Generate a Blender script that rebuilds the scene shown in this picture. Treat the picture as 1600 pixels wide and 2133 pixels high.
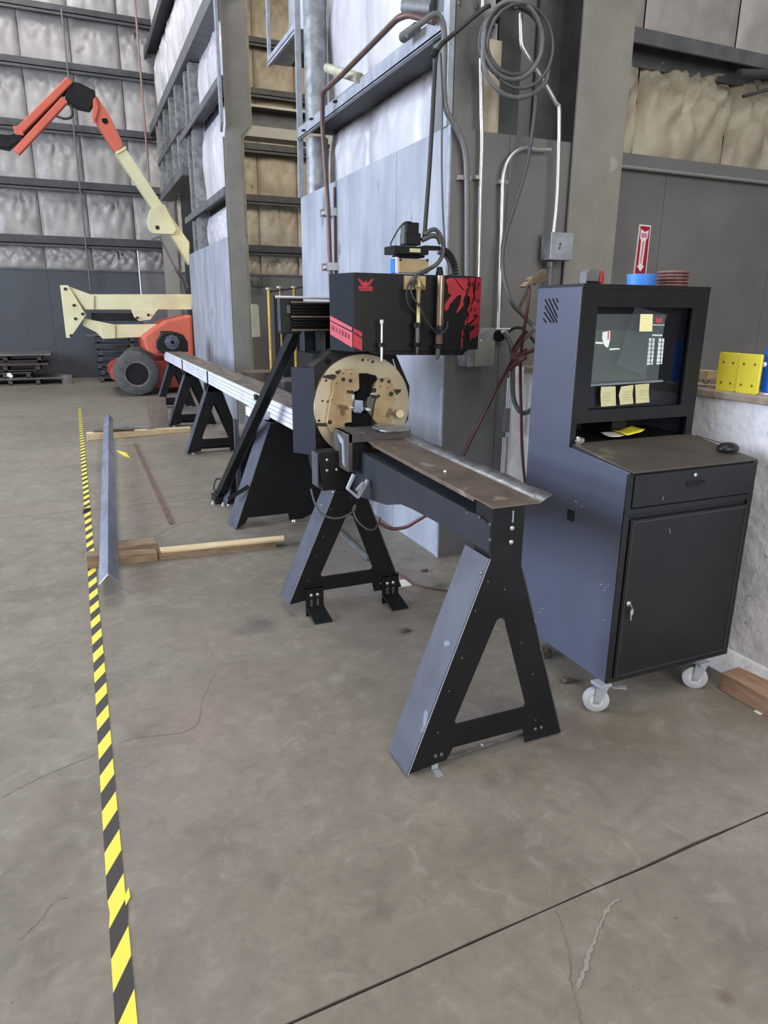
import bpy, bmesh, math, random
import numpy as np
from mathutils import Vector, Matrix, noise
from mathutils.geometry import tessellate_polygon
for o in list(bpy.data.objects): bpy.data.objects.remove(o)
SC = bpy.context.scene; C = SC.collection
random.seed(7)

# ---------------- camera ----------------
FPX, CX, CY, H = 1435.0, 800.0, 1066.5, 1.58
def _d(x, y): return Vector(((x-CX)/FPX, -(y-CY)/FPX, -1.0))
Yc = _d(150, 644).normalized(); Zc = -_d(760, 6000).normalized()
Zc = (Zc - Yc*Zc.dot(Yc)).normalized(); Xc = Yc.cross(Zc)
ROT = Matrix((Xc, Yc, Zc))                     # world = ROT @ camera
CAM = Vector((0, 0, H))
def ray(x, y): return ROT @ _d(x, y)
def at(x, y, Y): r = ray(x, y); return CAM + r*(Y/r.y)            # point of the photo on the plane y=Y
def atx(x, y, X): r = ray(x, y); return CAM + r*(X/r.x)
def atz(x, y, Z=0.0): r = ray(x, y); return CAM + r*((Z-H)/r.z)
cd = bpy.data.cameras.new('camera'); cam = bpy.data.objects.new('camera', cd); C.objects.link(cam)
cam.matrix_world = Matrix.Translation(CAM) @ ROT.to_4x4()
cd.sensor_fit = 'VERTICAL'; cd.sensor_height = 24.0; cd.lens = 24.0*FPX/2133.0
cd.clip_start = 0.05; cd.clip_end = 200
SC.camera = cam

# ---------------- world, lights, exposure ----------------
w = bpy.data.worlds.new('world'); SC.world = w; w.use_nodes = True
w.node_tree.nodes['Background'].inputs[0].default_value = (0.93, 0.96, 1.0, 1)
w.node_tree.nodes['Background'].inputs[1].default_value = 0.15
def area(name, loc, target, sx, sy, power, col):
    l = bpy.data.lights.new(name, 'AREA'); l.shape = 'RECTANGLE'; l.size = sx; l.size_y = sy
    l.energy = power; l.color = col
    o = bpy.data.objects.new(name, l); C.objects.link(o); o.location = loc
    o.rotation_euler = (Vector(target)-Vector(loc)).to_track_quat('-Z', 'Y').to_euler(); return o
area('door_daylight', (-9, 6.5, 3.6), (2, 6.0, 1.8), 9, 5, 2000, (0.74, 0.83, 1.0))
area('rear_fill', (0.5, -8, 3.6), (1.5, 4, 1.6), 8, 5, 700, (1.0, 0.97, 0.92))  # added fill from behind the camera, no known door there
area('roof_light_near', (0.0, 0.2, 8.5), (0.6, 1.6, 0), 6, 6, 270, (1.0, 0.96, 0.90))
area('roof_light_far', (-1.5, 15.3, 9.8), (0, 15.6, 0), 7, 3, 460, (1.0, 0.97, 0.93))
area('bay_light', (5.5, 10.5, 8.2), (5.0, 15, 2.5), 3, 4, 420, (1.0, 0.9, 0.76))
SC.view_settings.view_transform = 'Standard'; SC.view_settings.look = 'None'
SC.view_settings.gamma = 1.0; SC.view_settings.use_curve_mapping = False
SC.view_settings.exposure = 0.35

# ---------------- materials ----------------
def srgb(r, g, b):
    f = lambda c: (c/255/12.92) if c/255 <= 0.04045 else ((c/255+0.055)/1.055)**2.4
    return (f(r), f(g), f(b), 1)
def mat(name, c1, c2=None, scale=4.0, rough=0.6, metal=0.0, bump=0.0, bscale=40.0, stretch=(1, 1, 1), detail=5, spots=None, emit=0.0, spec=0.5, rvar=0.0, contrast=(0.35, 0.65)):
    m = bpy.data.materials.new(name); m.use_nodes = True; nt = m.node_tree; N = nt.nodes; L = nt.links
    p = N['Principled BSDF']; p.inputs['Roughness'].default_value = rough; p.inputs['Metallic'].default_value = metal; p.inputs['Specular IOR Level'].default_value = spec
    p.inputs['Base Color'].default_value = c1
    tc = N.new('ShaderNodeTexCoord'); mp = N.new('ShaderNodeMapping'); mp.inputs['Scale'].default_value = stretch
    L.new(tc.outputs['Object'], mp.inputs['Vector'])
    if c2:
        nz = N.new('ShaderNodeTexNoise'); nz.inputs['Scale'].default_value = scale; nz.inputs['Detail'].default_value = detail
        nz.inputs['Roughness'].default_value = 0.6
        L.new(mp.outputs[0], nz.inputs['Vector'])
        rp = N.new('ShaderNodeMapRange'); rp.inputs['From Min'].default_value = contrast[0]; rp.inputs['From Max'].default_value = contrast[1]
        L.new(nz.outputs['Fac'], rp.inputs['Value'])
        mx = N.new('ShaderNodeMix'); mx.data_type = 'RGBA'; mx.inputs[6].default_value = c1; mx.inputs[7].default_value = c2
        L.new(rp.outputs[0], mx.inputs[0]); last = mx.outputs[2]
        if spots:
            n2 = N.new('ShaderNodeTexNoise'); n2.inputs['Scale'].default_value = spots[1]; n2.inputs['Detail'].default_value = 3
            L.new(mp.outputs[0], n2.inputs['Vector'])
            r2 = N.new('ShaderNodeMapRange'); r2.inputs['From Min'].default_value = spots[2]; r2.inputs['From Max'].default_value = spots[2]+0.05
            L.new(n2.outputs['Fac'], r2.inputs['Value'])
            m2 = N.new('ShaderNodeMix'); m2.data_type = 'RGBA'; m2.inputs[7].default_value = spots[0]
            L.new(last, m2.inputs[6]); L.new(r2.outputs[0], m2.inputs[0]); last = m2.outputs[2]
        L.new(last, p.inputs['Base Color'])
        if rvar:
            rr = N.new('ShaderNodeMapRange'); rr.inputs['To Min'].default_value = rough-rvar; rr.inputs['To Max'].default_value = rough+rvar
            L.new(nz.outputs['Fac'], rr.inputs['Value']); L.new(rr.outputs[0], p.inputs['Roughness'])
    if bump:
        nb = N.new('ShaderNodeTexNoise'); nb.inputs['Scale'].default_value = bscale; nb.inputs['Detail'].default_value = 4
        L.new(mp.outputs[0], nb.inputs['Vector'])
        b = N.new('ShaderNodeBump'); b.inputs['Strength'].default_value = bump; b.inputs['Distance'].default_value = 0.01
        L.new(nb.outputs['Fac'], b.inputs['Height']); L.new(b.outputs[0], p.inputs['Normal'])
    if emit:
        p.inputs['Emission Color'].default_value = c1; p.inputs['Emission Strength'].default_value = emit
    return m
M = {}
def floor_mat():
    m = bpy.data.materials.new('worn_concrete_floor'); m.use_nodes = True; nt = m.node_tree; N = nt.nodes; L = nt.links
    p = N['Principled BSDF']
    geo = N.new('ShaderNodeNewGeometry')
    def nz(scale, detail, rough=0.6, dist=0.0):
        n = N.new('ShaderNodeTexNoise'); n.inputs['Scale'].default_value = scale; n.inputs['Detail'].default_value = detail
        n.inputs['Roughness'].default_value = rough; n.inputs['Distortion'].default_value = dist; L.new(geo.outputs['Position'], n.inputs['Vector']); return n
    def mr(src, a, b, c=0.0, d=1.0, smooth=False):
        r = N.new('ShaderNodeMapRange'); r.inputs['From Min'].default_value = a; r.inputs['From Max'].default_value = b
        r.inputs['To Min'].default_value = c; r.inputs['To Max'].default_value = d
        if smooth: r.interpolation_type = 'SMOOTHSTEP'
        L.new(src, r.inputs['Value']); return r.outputs[0]
    def mix(fac, a, b, mode='MIX'):
        x = N.new('ShaderNodeMix'); x.data_type = 'RGBA'; x.blend_type = mode
        L.new(fac, x.inputs[0])
        for s, v in ((6, a), (7, b)):
            if isinstance(v, tuple): x.inputs[s].default_value = v
            else: L.new(v, x.inputs[s])
        return x.outputs[2]
    big = nz(0.55, 6, 0.62, 0.4); med = nz(3.2, 8, 0.68, 0.5); fine = nz(60, 4)
    col = mix(mr(big.outputs['Fac'], 0.38, 0.62), srgb(115, 108, 97), srgb(130, 123, 112))
    col = mix(mr(med.outputs['Fac'], 0.50, 0.68, 0, 0.55), col, srgb(96, 89, 79))
    col = mix(mr(med.outputs['Fac'], 0.42, 0.30, 0, 0.35), col, srgb(146, 139, 128))
    col = mix(mr(fine.outputs['Fac'], 0.50, 0.75, 0, 0.3), col, srgb(100, 96, 88))
    mid = nz(11, 7, 0.7, 0.8); spk = nz(28, 3)
    col = mix(mr(mid.outputs['Fac'], 0.50, 0.70, 0, 0.5), col, srgb(96, 90, 81))
    col = mix(mr(mid.outputs['Fac'], 0.46, 0.32, 0, 0.4), col, srgb(150, 144, 134))
    col = mix(mr(spk.outputs['Fac'], 0.70, 0.76, 0, 0.7), col, srgb(84, 77, 69))
    pk = nz(1.1, 3); col = mix(mr(pk.outputs['Fac'], 0.52, 0.68, 0, 0.3), col, srgb(128, 114, 108))
    streak = N.new('ShaderNodeTexNoise'); mp = N.new('ShaderNodeMapping'); mp.inputs['Scale'].default_value = (0.5, 2.6, 1)
    mp.inputs['Rotation'].default_value = (0, 0, 0.5)
    L.new(geo.outputs['Position'], mp.inputs['Vector']); L.new(mp.outputs[0], streak.inputs['Vector'])
    streak.inputs['Scale'].default_value = 1.3; streak.inputs['Detail'].default_value = 6
    col = mix(mr(streak.outputs['Fac'], 0.52, 0.66, 0, 0.35), col, srgb(118, 110, 100))
    # oil and dirt stains, each at its own place
    wob = nz(9, 4)
    for (x, y, r, k, c) in ((0.606, 1.38, 0.055, 0.5, (90, 80, 70)), (0.74, 3.29, 0.13, 0.7, (84, 80, 76)), (0.62, 3.24, 0.08, 0.6, (84, 80, 76)), (1.40, 2.92, 0.05, 0.8, (60, 55, 50)),
                            (0.674, 1.757, 0.16, 0.3, (108, 100, 90)), (1.272, 0.826, 0.03, 0.7, (95, 80, 66)), (0.30, 2.5, 0.28, 0.25, (150, 122, 118)),
                            (0.62, 5.4, 0.30, 0.3, (132, 118, 104)), (1.30, 3.05, 0.35, 0.3, (104, 96, 86)), (1.1, 2.9, 0.18, 0.35, (100, 92, 84)),
                            (0.45, 3.2, 0.22, 0.25, (128, 112, 102)), (1.86, 3.4, 0.07, 0.7, (60, 58, 54)), (1.7, 2.9, 0.22, 0.3, (112, 104, 94)),
                            (-0.5, 2.2, 0.3, 0.2, (150, 140, 134)), (0.2, 2.1, 0.3, 0.25, (142, 122, 116)), (1.64, 1.70, 0.3, 0.22, (112, 106, 96)), (0.35, 1.6, 0.04, 0.4, (96, 90, 82))):
        v = N.new('ShaderNodeVectorMath'); v.operation = 'DISTANCE'; v.inputs[1].default_value = (x, y, 0); L.new(geo.outputs['Position'], v.inputs[0])
        a = N.new('ShaderNodeMath'); a.operation = 'MULTIPLY_ADD'; L.new(wob.outputs['Fac'], a.inputs[0]); a.inputs[1].default_value = r*1.3; L.new(v.outputs['Value'], a.inputs[2])
        col = mix(mr(a.outputs[0], r*1.75, r*0.75, 0, k, True), col, srgb(*c))
    L.new(col, p.inputs['Base Color'])
    L.new(mr(med.outputs['Fac'], 0.3, 0.7, 0.42, 0.62), p.inputs['Roughness'])
    p.inputs['Specular IOR Level'].default_value = 0.35
    b = N.new('ShaderNodeBump'); b.inputs['Strength'].default_value = 0.25; b.inputs['Distance'].default_value = 0.004
    L.new(med.outputs['Fac'], b.inputs['Height']); L.new(b.outputs[0], p.inputs['Normal'])
    return m
M['floor'] = floor_mat()
M['joint'] = mat('joint_filler', srgb(76, 70, 62), srgb(104, 96, 86), 30, 0.9)
M['crack'] = mat('floor_crack', srgb(92, 85, 76), srgb(122, 114, 104), 20, 0.95)
M['smear'] = mat('pale_smear', srgb(140, 135, 125), srgb(128, 122, 112), 15, 0.9)
M['insul'] = mat('vinyl_insulation', srgb(170, 167, 165), srgb(143, 139, 136), 2.2, 0.38, bump=0.35, bscale=9, spots=(srgb(128, 123, 118), 1.8, 0.70))
M['insul_tan'] = mat('tan_insulation', srgb(186, 178, 160), srgb(152, 142, 126), 2.4, 0.55, bump=0.3, bscale=8, spots=(srgb(110, 98, 82), 2.0, 0.70))  # tan base with brown spots
M['insul_white'] = mat('white_insulation', srgb(200, 199, 202), srgb(170, 168, 172), 2.5, 0.35, bump=0.5, bscale=7, stretch=(1, 1, 0.5))
M['panel_grey'] = mat('grey_wall_sheet', srgb(152, 157, 166), srgb(128, 133, 144), 3.0, 0.55, bump=0.12, bscale=14, stretch=(1, 1, 0.4), spots=(srgb(108, 112, 122), 5, 0.67))
M['panel_dark'] = mat('dark_grey_painted_sheet', srgb(112, 112, 112), srgb(100, 101, 102), 1.8, 0.5, bump=0.05, bscale=20)
M['panel_far'] = mat('far_dark_sheet', srgb(66, 72, 80), srgb(56, 61, 70), 1.0, 0.5)
M['guard'] = mat('slate_guard_paint', srgb(40, 44, 54), srgb(34, 38, 47), 3, 0.6, spec=0.12)
M['girt'] = mat('grey_primed_girt', srgb(104, 106, 110), srgb(84, 86, 90), 5, 0.5, metal=0.2)
M['girt_dark'] = mat('dark_primed_girt', srgb(70, 71, 74), srgb(54, 55, 58), 5, 0.55)
M['galv'] = mat('galvanised_steel', srgb(164, 170, 180), srgb(140, 146, 156), 12, 0.4, metal=0.2)
M['galv_post'] = mat('dull_galvanised_post', srgb(150, 152, 154), srgb(104, 107, 110), 9, 0.5, metal=0.35)
M['conduit'] = mat('bright_conduit', srgb(214, 214, 212), None, rough=0.28, metal=0.8)
M['flex'] = mat('grey_flex_conduit', srgb(104, 105, 107), srgb(90, 92, 94), 30, 0.5)
M['column'] = mat('grey_steel_column', srgb(138, 136, 130), srgb(124, 123, 118), 2.5, 0.5, bump=0.04, spots=(srgb(160, 158, 152), 3.5, 0.70))
M['edge_cream'] = mat('cream_edge_angle', srgb(176, 174, 152), srgb(150, 148, 130), 6, 0.55)
M['concrete_wall'] = mat('rough_white_concrete', srgb(236, 235, 238), srgb(204, 205, 210), 7, 0.85, bump=0.6, bscale=24, spots=(srgb(150, 150, 156), 14, 0.68))
M['ledge'] = mat('dusty_ledge', srgb(140, 124, 108), srgb(170, 160, 146), 18, 0.9, bump=0.4)
M['post_conc'] = mat('streaked_grey_post', srgb(112, 114, 112), srgb(84, 86, 86), 4, 0.6, stretch=(1, 1, 0.5), bump=0.1)
M['black'] = mat('black_paint', srgb(25, 26, 28), srgb(18, 19, 21), 6, 0.45, rvar=0.08, spec=0.22)
M['black_matte'] = mat('black_matte', srgb(16, 16, 17), None, rough=0.8, spec=0.15)
M['flange'] = mat('side_lit_scuffed_black', srgb(76, 80, 92), srgb(56, 59, 69), 5, 0.36, rvar=0.1, spots=(srgb(112, 118, 132), 14, 0.66), bump=0.03)  # black paint lightened and blued for cool side light; spots are scuffs
M['beam'] = mat('dark_blue_grey_beam', srgb(45, 48, 56), srgb(36, 39, 46), 4, 0.42, spec=0.3)
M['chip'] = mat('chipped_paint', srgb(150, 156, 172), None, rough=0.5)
M['tray'] = mat('rusty_steel_tray', srgb(112, 98, 86), srgb(86, 76, 68), 7, 0.5, metal=0.25, bump=0.08, spots=(srgb(134, 120, 104), 9, 0.64))
M['tray_edge'] = mat('bright_tray_edge', srgb(150, 152, 156), srgb(112, 112, 114), 20, 0.35, metal=0.6, bump=0.2)
M['steel_dirty'] = mat('dirty_bare_steel', srgb(86, 82, 82), srgb(58, 56, 56), 10, 0.45, metal=0.35, bump=0.15, spots=(srgb(170, 172, 186), 9, 0.66))
M['alu'] = mat('white_aluminium_extrusion', srgb(222, 224, 232), srgb(204, 206, 216), 4, 0.35, metal=0.15)
M['groove'] = mat('groove_shadow_grey', srgb(92, 94, 104), None, rough=0.7)
M['rail_top'] = mat('dusty_rail_top', srgb(112, 104, 94), srgb(70, 64, 58), 8, 0.75, stretch=(3, 0.6, 1))
M['disc'] = mat('beige_machined_disc', srgb(190, 180, 156), srgb(168, 156, 130), 5, 0.42, metal=0.15, spots=(srgb(120, 96, 66), 5, 0.68))
M['jaw'] = mat('tan_jaw_plate', srgb(176, 158, 124), srgb(150, 126, 92), 7, 0.5, metal=0.1, spots=(srgb(104, 78, 50), 8, 0.64), bump=0.1)
M['hole'] = mat('dark_bolt_hole', srgb(44, 34, 26), None, rough=0.7)
M['cover_l'] = mat('side_lit_cover_paint', srgb(26, 30, 38), srgb(22, 26, 33), 3, 0.6, spec=0.1)  # cool light from the left put into the colour of this face
M['cover'] = mat('black_cover_paint', srgb(26, 28, 31), srgb(20, 21, 23), 2, 0.45, spots=(srgb(42, 39, 34), 2.2, 0.68), spec=0.25)
M['red'] = mat('red_decal', srgb(176, 36, 54), srgb(150, 30, 46), 8, 0.5)
M['red_dark'] = mat('dark_red_lettering', srgb(132, 24, 40), None, rough=0.5)
M['brass'] = mat('brass', srgb(196, 182, 136), srgb(166, 148, 104), 12, 0.35, metal=0.7)
M['steel_tube'] = mat('tarnished_steel_tube', srgb(158, 142, 122), srgb(112, 98, 80), 14, 0.32, metal=0.6, stretch=(1, 1, 0.3))
M['copper_brown'] = mat('brown_copper_pipe', srgb(98, 72, 66), srgb(78, 62, 58), 10, 0.45, metal=0.3)
M['chrome'] = mat('zinc_bolt', srgb(190, 190, 190), None, rough=0.3, metal=0.8)
M['bolt_dark'] = mat('dull_bolt', srgb(96, 96, 94), None, rough=0.45, metal=0.5)
M['rubber'] = mat('black_cable_rubber', srgb(36, 36, 38), None, rough=0.55)
M['cable_grey'] = mat('grey_cable', srgb(72, 74, 77), None, rough=0.5)
M['hose_red'] = mat('red_air_hose', srgb(92, 42, 42), srgb(70, 38, 38), 12, 0.5)
M['cab_side'] = mat('side_lit_cabinet_paint', srgb(68, 73, 90), srgb(60, 65, 80), 1.6, 0.42, rvar=0.05)  # cabinet paint made lighter and bluer, cool side light in the colour
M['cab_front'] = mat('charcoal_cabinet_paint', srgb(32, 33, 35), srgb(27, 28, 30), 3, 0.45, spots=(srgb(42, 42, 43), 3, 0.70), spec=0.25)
M['cab_line'] = mat('door_edge_grey', srgb(58, 58, 60), None, rough=0.5)
M['worktop'] = mat('dusty_worktop', srgb(78, 72, 66), srgb(60, 55, 50), 3.5, 0.6, spots=(srgb(92, 84, 74), 3, 0.62))
M['wheel'] = mat('grey_castor_rubber', srgb(176, 178, 184), srgb(156, 160, 166), 20, 0.5)
M['wheel_hub'] = mat('pale_castor_hub', srgb(196, 199, 205), None, rough=0.5)
M['note'] = mat('yellow_sticky_note', srgb(206, 202, 160), srgb(192, 188, 146), 12, 0.85)
M['note_bright'] = mat('pale_sticky_note', srgb(236, 232, 176), None, rough=0.85)
M['ink'] = mat('faint_ink', srgb(150, 144, 104), None, rough=0.9)
M['yellow'] = mat('yellow_plastic', srgb(240, 226, 72), srgb(230, 214, 62), 4, 0.5)
M['yellow_hole'] = mat('olive_hole', srgb(110, 96, 10), None, rough=0.8)
M['blue'] = mat('blue_plastic', srgb(70, 136, 226), srgb(58, 122, 212), 6, 0.5)
M['blue_deep'] = mat('bright_blue_plastic', srgb(24, 112, 232), None, rough=0.45)
M['abrasive'] = mat('brown_abrasive', srgb(104, 66, 66), srgb(76, 48, 50), 60, 0.9, bump=0.5, bscale=120)
M['abrasive_edge'] = mat('pinkish_disc_edge', srgb(168, 128, 124), srgb(140, 100, 98), 50, 0.9)
M['copper'] = mat('copper_offcut', srgb(206, 132, 106), srgb(120, 62, 48), 30, 0.3, metal=0.6)
M['sign_red'] = mat('sign_red', srgb(158, 18, 46), None, rough=0.5)
M['white'] = mat('white_paint', srgb(236, 232, 236), None, rough=0.5)
M['pink'] = mat('sign_pink_print', srgb(204, 134, 154), None, rough=0.6)
M['wood'] = mat('weathered_timber', srgb(150, 130, 106), srgb(112, 94, 76), 6, 0.85, stretch=(1, 6, 6), bump=0.3)
M['wood_light'] = mat('pale_pine', srgb(212, 194, 158), srgb(192, 168, 128), 6, 0.8, stretch=(1, 8, 8), bump=0.1)
M['wood_red'] = mat('reddish_timber', srgb(158, 128, 104), srgb(128, 98, 78), 6, 0.85, stretch=(6, 1, 6), bump=0.2)
M['angle'] = mat('blue_grey_mill_steel', srgb(148, 154, 172), srgb(118, 124, 140), 5, 0.32, metal=0.35, stretch=(2, 0.5, 2))
M['rust'] = mat('rusty_flat_bar', srgb(112, 88, 76), srgb(86, 66, 58), 10, 0.8)
M['rust_sheet'] = mat('rust_brown_sheet', srgb(98, 84, 74), srgb(80, 70, 62), 6, 0.6)
M['cream'] = mat('cream_boom_paint', srgb(212, 206, 168), srgb(196, 188, 148), 1.5, 0.5)
M['orange'] = mat('faded_orange_paint', srgb(198, 98, 76), srgb(184, 82, 62), 1.4, 0.5)
M['orange_d'] = mat('dirty_red_orange', srgb(160, 60, 48), srgb(128, 48, 42), 2.5, 0.6)
M['tyre'] = mat('grey_tyre', srgb(84, 84, 82), srgb(66, 66, 65), 9, 0.85)
M['pallet'] = mat('grey_brown_pallet', srgb(92, 82, 76), srgb(70, 62, 58), 5, 0.85)
M['sheet_stack'] = mat('stacked_steel_sheet', srgb(120, 118, 118), srgb(88, 86, 86), 4, 0.45, metal=0.3)
M['yellow_post'] = mat('worn_yellow_post', srgb(188, 160, 78), srgb(156, 128, 62), 8, 0.6)
M['dark_room'] = mat('dark_interior_and_cabinet', srgb(40, 42, 48), None, rough=0.7)  # cabinet colour, also used as painted shade behind the wall opening
M['paper'] = mat('white_paper', srgb(215, 215, 205), None, rough=0.8)
M['blanket'] = mat('crumpled_dark_scrap', srgb(60, 54, 48), srgb(90, 82, 70), 20, 0.9)
M['pinkpipe'] = mat('pink_grey_pipe', srgb(140, 112, 106), None, rough=0.5)
M['scr_bg'] = mat('screen_background', srgb(72, 76, 78), srgb(62, 68, 68), 3, 0.3, emit=0.5)
M['scr_view'] = mat('screen_viewport', srgb(76, 84, 82), srgb(84, 94, 88), 3, 0.3, emit=0.5)
M['scr_white'] = mat('screen_white_keys', srgb(206, 214, 208), srgb(160, 170, 164), 90, 0.4, emit=0.7)
M['scr_red'] = mat('screen_red_mark', srgb(190, 60, 80), None, rough=0.4, emit=0.6)
M['bezel'] = mat('dark_bezel', srgb(30, 31, 34), None, rough=0.35, spec=0.3)
def glass_mat(name, tint, fac_lo, rough, hi=None):
    m = bpy.data.materials.new(name); m.use_nodes = True; nt = m.node_tree; N = nt.nodes; L = nt.links
    N.remove(N['Principled BSDF']); out = N['Material Output']
    t = N.new('ShaderNodeBsdfTransparent'); t.inputs[0].default_value = tint
    g = N.new('ShaderNodeBsdfGlossy'); g.inputs['Roughness'].default_value = rough; g.inputs[0].default_value = (0.9, 0.92, 1, 1)
    fr = N.new('ShaderNodeLayerWeight'); fr.inputs[0].default_value = 0.5
    pw = N.new('ShaderNodeMath'); pw.operation = 'POWER'; pw.inputs[1].default_value = 4.0; L.new(fr.outputs['Facing'], pw.inputs[0])
    ad = N.new('ShaderNodeMath'); ad.operation = 'MULTIPLY_ADD'; ad.inputs[1].default_value = 0.6; ad.inputs[2].default_value = fac_lo; L.new(pw.outputs[0], ad.inputs[0])
    mx = N.new('ShaderNodeMixShader'); L.new(ad.outputs[0], mx.inputs[0]); L.new(t.outputs[0], mx.inputs[1]); L.new(g.outputs[0], mx.inputs[2])
    L.new(mx.outputs[0], out.inputs[0]); return m
M['glass'] = glass_mat('clear_cover_glass', (0.92, 0.93, 0.94, 1), 0.010, 0.03)
M['film'] = glass_mat('crumpled_plastic_film', (0.90, 0.91, 0.93, 1), 0.13, 0.3)
def tape_mat():
    m = bpy.data.materials.new('hazard_tape_print'); m.use_nodes = True; nt = m.node_tree; N = nt.nodes; L = nt.links
    p = N['Principled BSDF']; p.inputs['Roughness'].default_value = 0.5
    g = N.new('ShaderNodeNewGeometry'); s = N.new('ShaderNodeSeparateXYZ'); L.new(g.outputs['Position'], s.inputs[0])
    a = N.new('ShaderNodeMath'); a.operation = 'MULTIPLY_ADD'; L.new(s.outputs[0], a.inputs[0]); a.inputs[1].default_value = -1.895; L.new(s.outputs[1], a.inputs[2])
    b = N.new('ShaderNodeMath'); b.operation = 'MULTIPLY_ADD'; L.new(a.outputs[0], b.inputs[0]); b.inputs[1].default_value = 1/0.195; b.inputs[2].default_value = 0.444
    c = N.new('ShaderNodeMath'); c.operation = 'FRACT'; L.new(b.outputs[0], c.inputs[0])
    d = N.new('ShaderNodeMath'); d.operation = 'LESS_THAN'; L.new(c.outputs[0], d.inputs[0]); d.inputs[1].default_value = 0.5
    nz = N.new('ShaderNodeTexNoise'); nz.inputs['Scale'].default_value = 25; L.new(g.outputs['Position'], nz.inputs['Vector'])
    m1 = N.new('ShaderNodeMix'); m1.data_type = 'RGBA'; m1.inputs[6].default_value = srgb(236, 220, 62); m1.inputs[7].default_value = srgb(222, 208, 90); L.new(nz.outputs['Fac'], m1.inputs[0])
    m2 = N.new('ShaderNodeMix'); m2.data_type = 'RGBA'; m2.inputs[7].default_value = srgb(52, 48, 48); L.new(m1.outputs[2], m2.inputs[6]); L.new(d.outputs[0], m2.inputs[0])
    L.new(m2.outputs[2], p.inputs['Base Color']); return m
M['tape'] = tape_mat()

# ---------------- geometry helpers ----------------
def V(*a): return Vector(a)
def nb(): return bmesh.new()
def box(bm, x0, x1, y0, y1, z0, z1):
    vs = [bm.verts.new((x, y, z)) for x in (x0, x1) for y in (y0, y1) for z in (z0, z1)]
    for f in ((0, 1, 3, 2), (4, 6, 7, 5), (0, 4, 5, 1), (2, 3, 7, 6), (0, 2, 6, 4), (1, 5, 7, 3)): bm.faces.new([vs[i] for i in f])
    return bm
def hexa(bm, p):  # p: 8 points, bottom 4 then top 4
    vs = [bm.verts.new(q) for q in p]
    for f in ((3, 2, 1, 0), (4, 5, 6, 7), (0, 1, 5, 4), (1, 2, 6, 5), (2, 3, 7, 6), (3, 0, 4, 7)): bm.faces.new([vs[i] for i in f])
    return bm
def prism(bm, loops, plane, c0, c1):
    if not isinstance(loops[0][0], (tuple, list, Vector)): loops = [loops]
    def P(q, c):
        return {'xz': (q[0], c, q[1]), 'yz': (c, q[0], q[1]), 'xy': (q[0], q[1], c)}[plane]
    tris = tessellate_polygon([[Vector((q[0], q[1], 0)) for q in l] for l in loops])
    flat = [q for l in loops for q in l]
    a = [bm.verts.new(P(q, c0)) for q in flat]; b = [bm.verts.new(P(q, c1)) for q in flat]
    for t in tris:
        for vv in (a, b):
            try: bm.faces.new([vv[i] for i in t])
            except ValueError: pass
    k = 0
    for l in loops:
        n = len(l)
        for i in range(n):
            j = (i+1) % n
            try: bm.faces.new((a[k+i], a[k+j], b[k+j], b[k+i]))
            except ValueError: pass
        k += n
    return bm
def frame_of(d):
    d = d.normalized(); u = d.cross(Vector((0, 0, 1)))
    if u.length < 1e-3: u = d.cross(Vector((1, 0, 0)))
    u.normalize(); return u, d.cross(u)
def lathe(bm, o, d, prof, n=20, caps=True):   # prof: (distance along d, radius)
    o = Vector(o); d = Vector(d).normalized(); u, v = frame_of(d); R = []
    for t, r in prof:
        R.append([bm.verts.new(o+d*t+(u*math.cos(6.2831853*k/n)+v*math.sin(6.2831853*k/n))*r) for k in range(n)])
    for a, b in zip(R, R[1:]):
        for k in range(n): bm.faces.new((a[k], a[(k+1) % n], b[(k+1) % n], b[k]))
    if caps: bm.faces.new(R[0][::-1]); bm.faces.new(R[-1])
    return bm
def cyl(bm, p0, p1, r, r1=None, n=16):
    p0 = Vector(p0); p1 = Vector(p1); return lathe(bm, p0, p1-p0, [(0, r), ((p1-p0).length, r if r1 is None else r1)], n)
def smooth_path(pts, k=6, closed=False):
    pts = [Vector(p) for p in pts]; n = len(pts); out = []
    seg = n if closed else n-1
    for i in range(seg):
        if closed: p0, p1, p2, p3 = (pts[(i+j-1) % n] for j in range(4))
        else: p0, p1, p2, p3 = pts[max(i-1, 0)], pts[i], pts[i+1], pts[min(i+2, n-1)]
        for s in range(k):
            t = s/k
            out.append(0.5*((2*p1)+(p2-p0)*t+(2*p0-5*p1+4*p2-p3)*t*t+(3*p1-3*p2+p3-p0)*t**3))
    if not closed: out.append(pts[-1])
    return out
def tube(bm, pts, r, n=8, k=6, closed=False, sm=True):
    P = smooth_path(pts, k, closed) if sm else [Vector(p) for p in pts]
    R = []; u = None
    for i, p in enumerate(P):
        a = P[i-1] if (i > 0 or closed) else p; b = P[(i+1) % len(P)] if (i < len(P)-1 or closed) else p
        d = (b-a).normalized() if (b-a).length > 1e-9 else Vector((0, 0, 1))
        if u is None: u, v = frame_of(d)
        else:
            u = (u-d*u.dot(d)); u = u.normalized() if u.length > 1e-6 else frame_of(d)[0]; v = d.cross(u)
        R.append([bm.verts.new(p+(u*math.cos(6.2831853*j/n)+v*math.sin(6.2831853*j/n))*r) for j in range(n)])
    for a, b in zip(R, R[1:]+([R[0]] if closed else [])):
        for j in range(n): bm.faces.new((a[j], a[(j+1) % n], b[(j+1) % n], b[j]))
    if not closed: bm.faces.new(R[0][::-1]); bm.faces.new(R[-1])
    return bm
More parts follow.
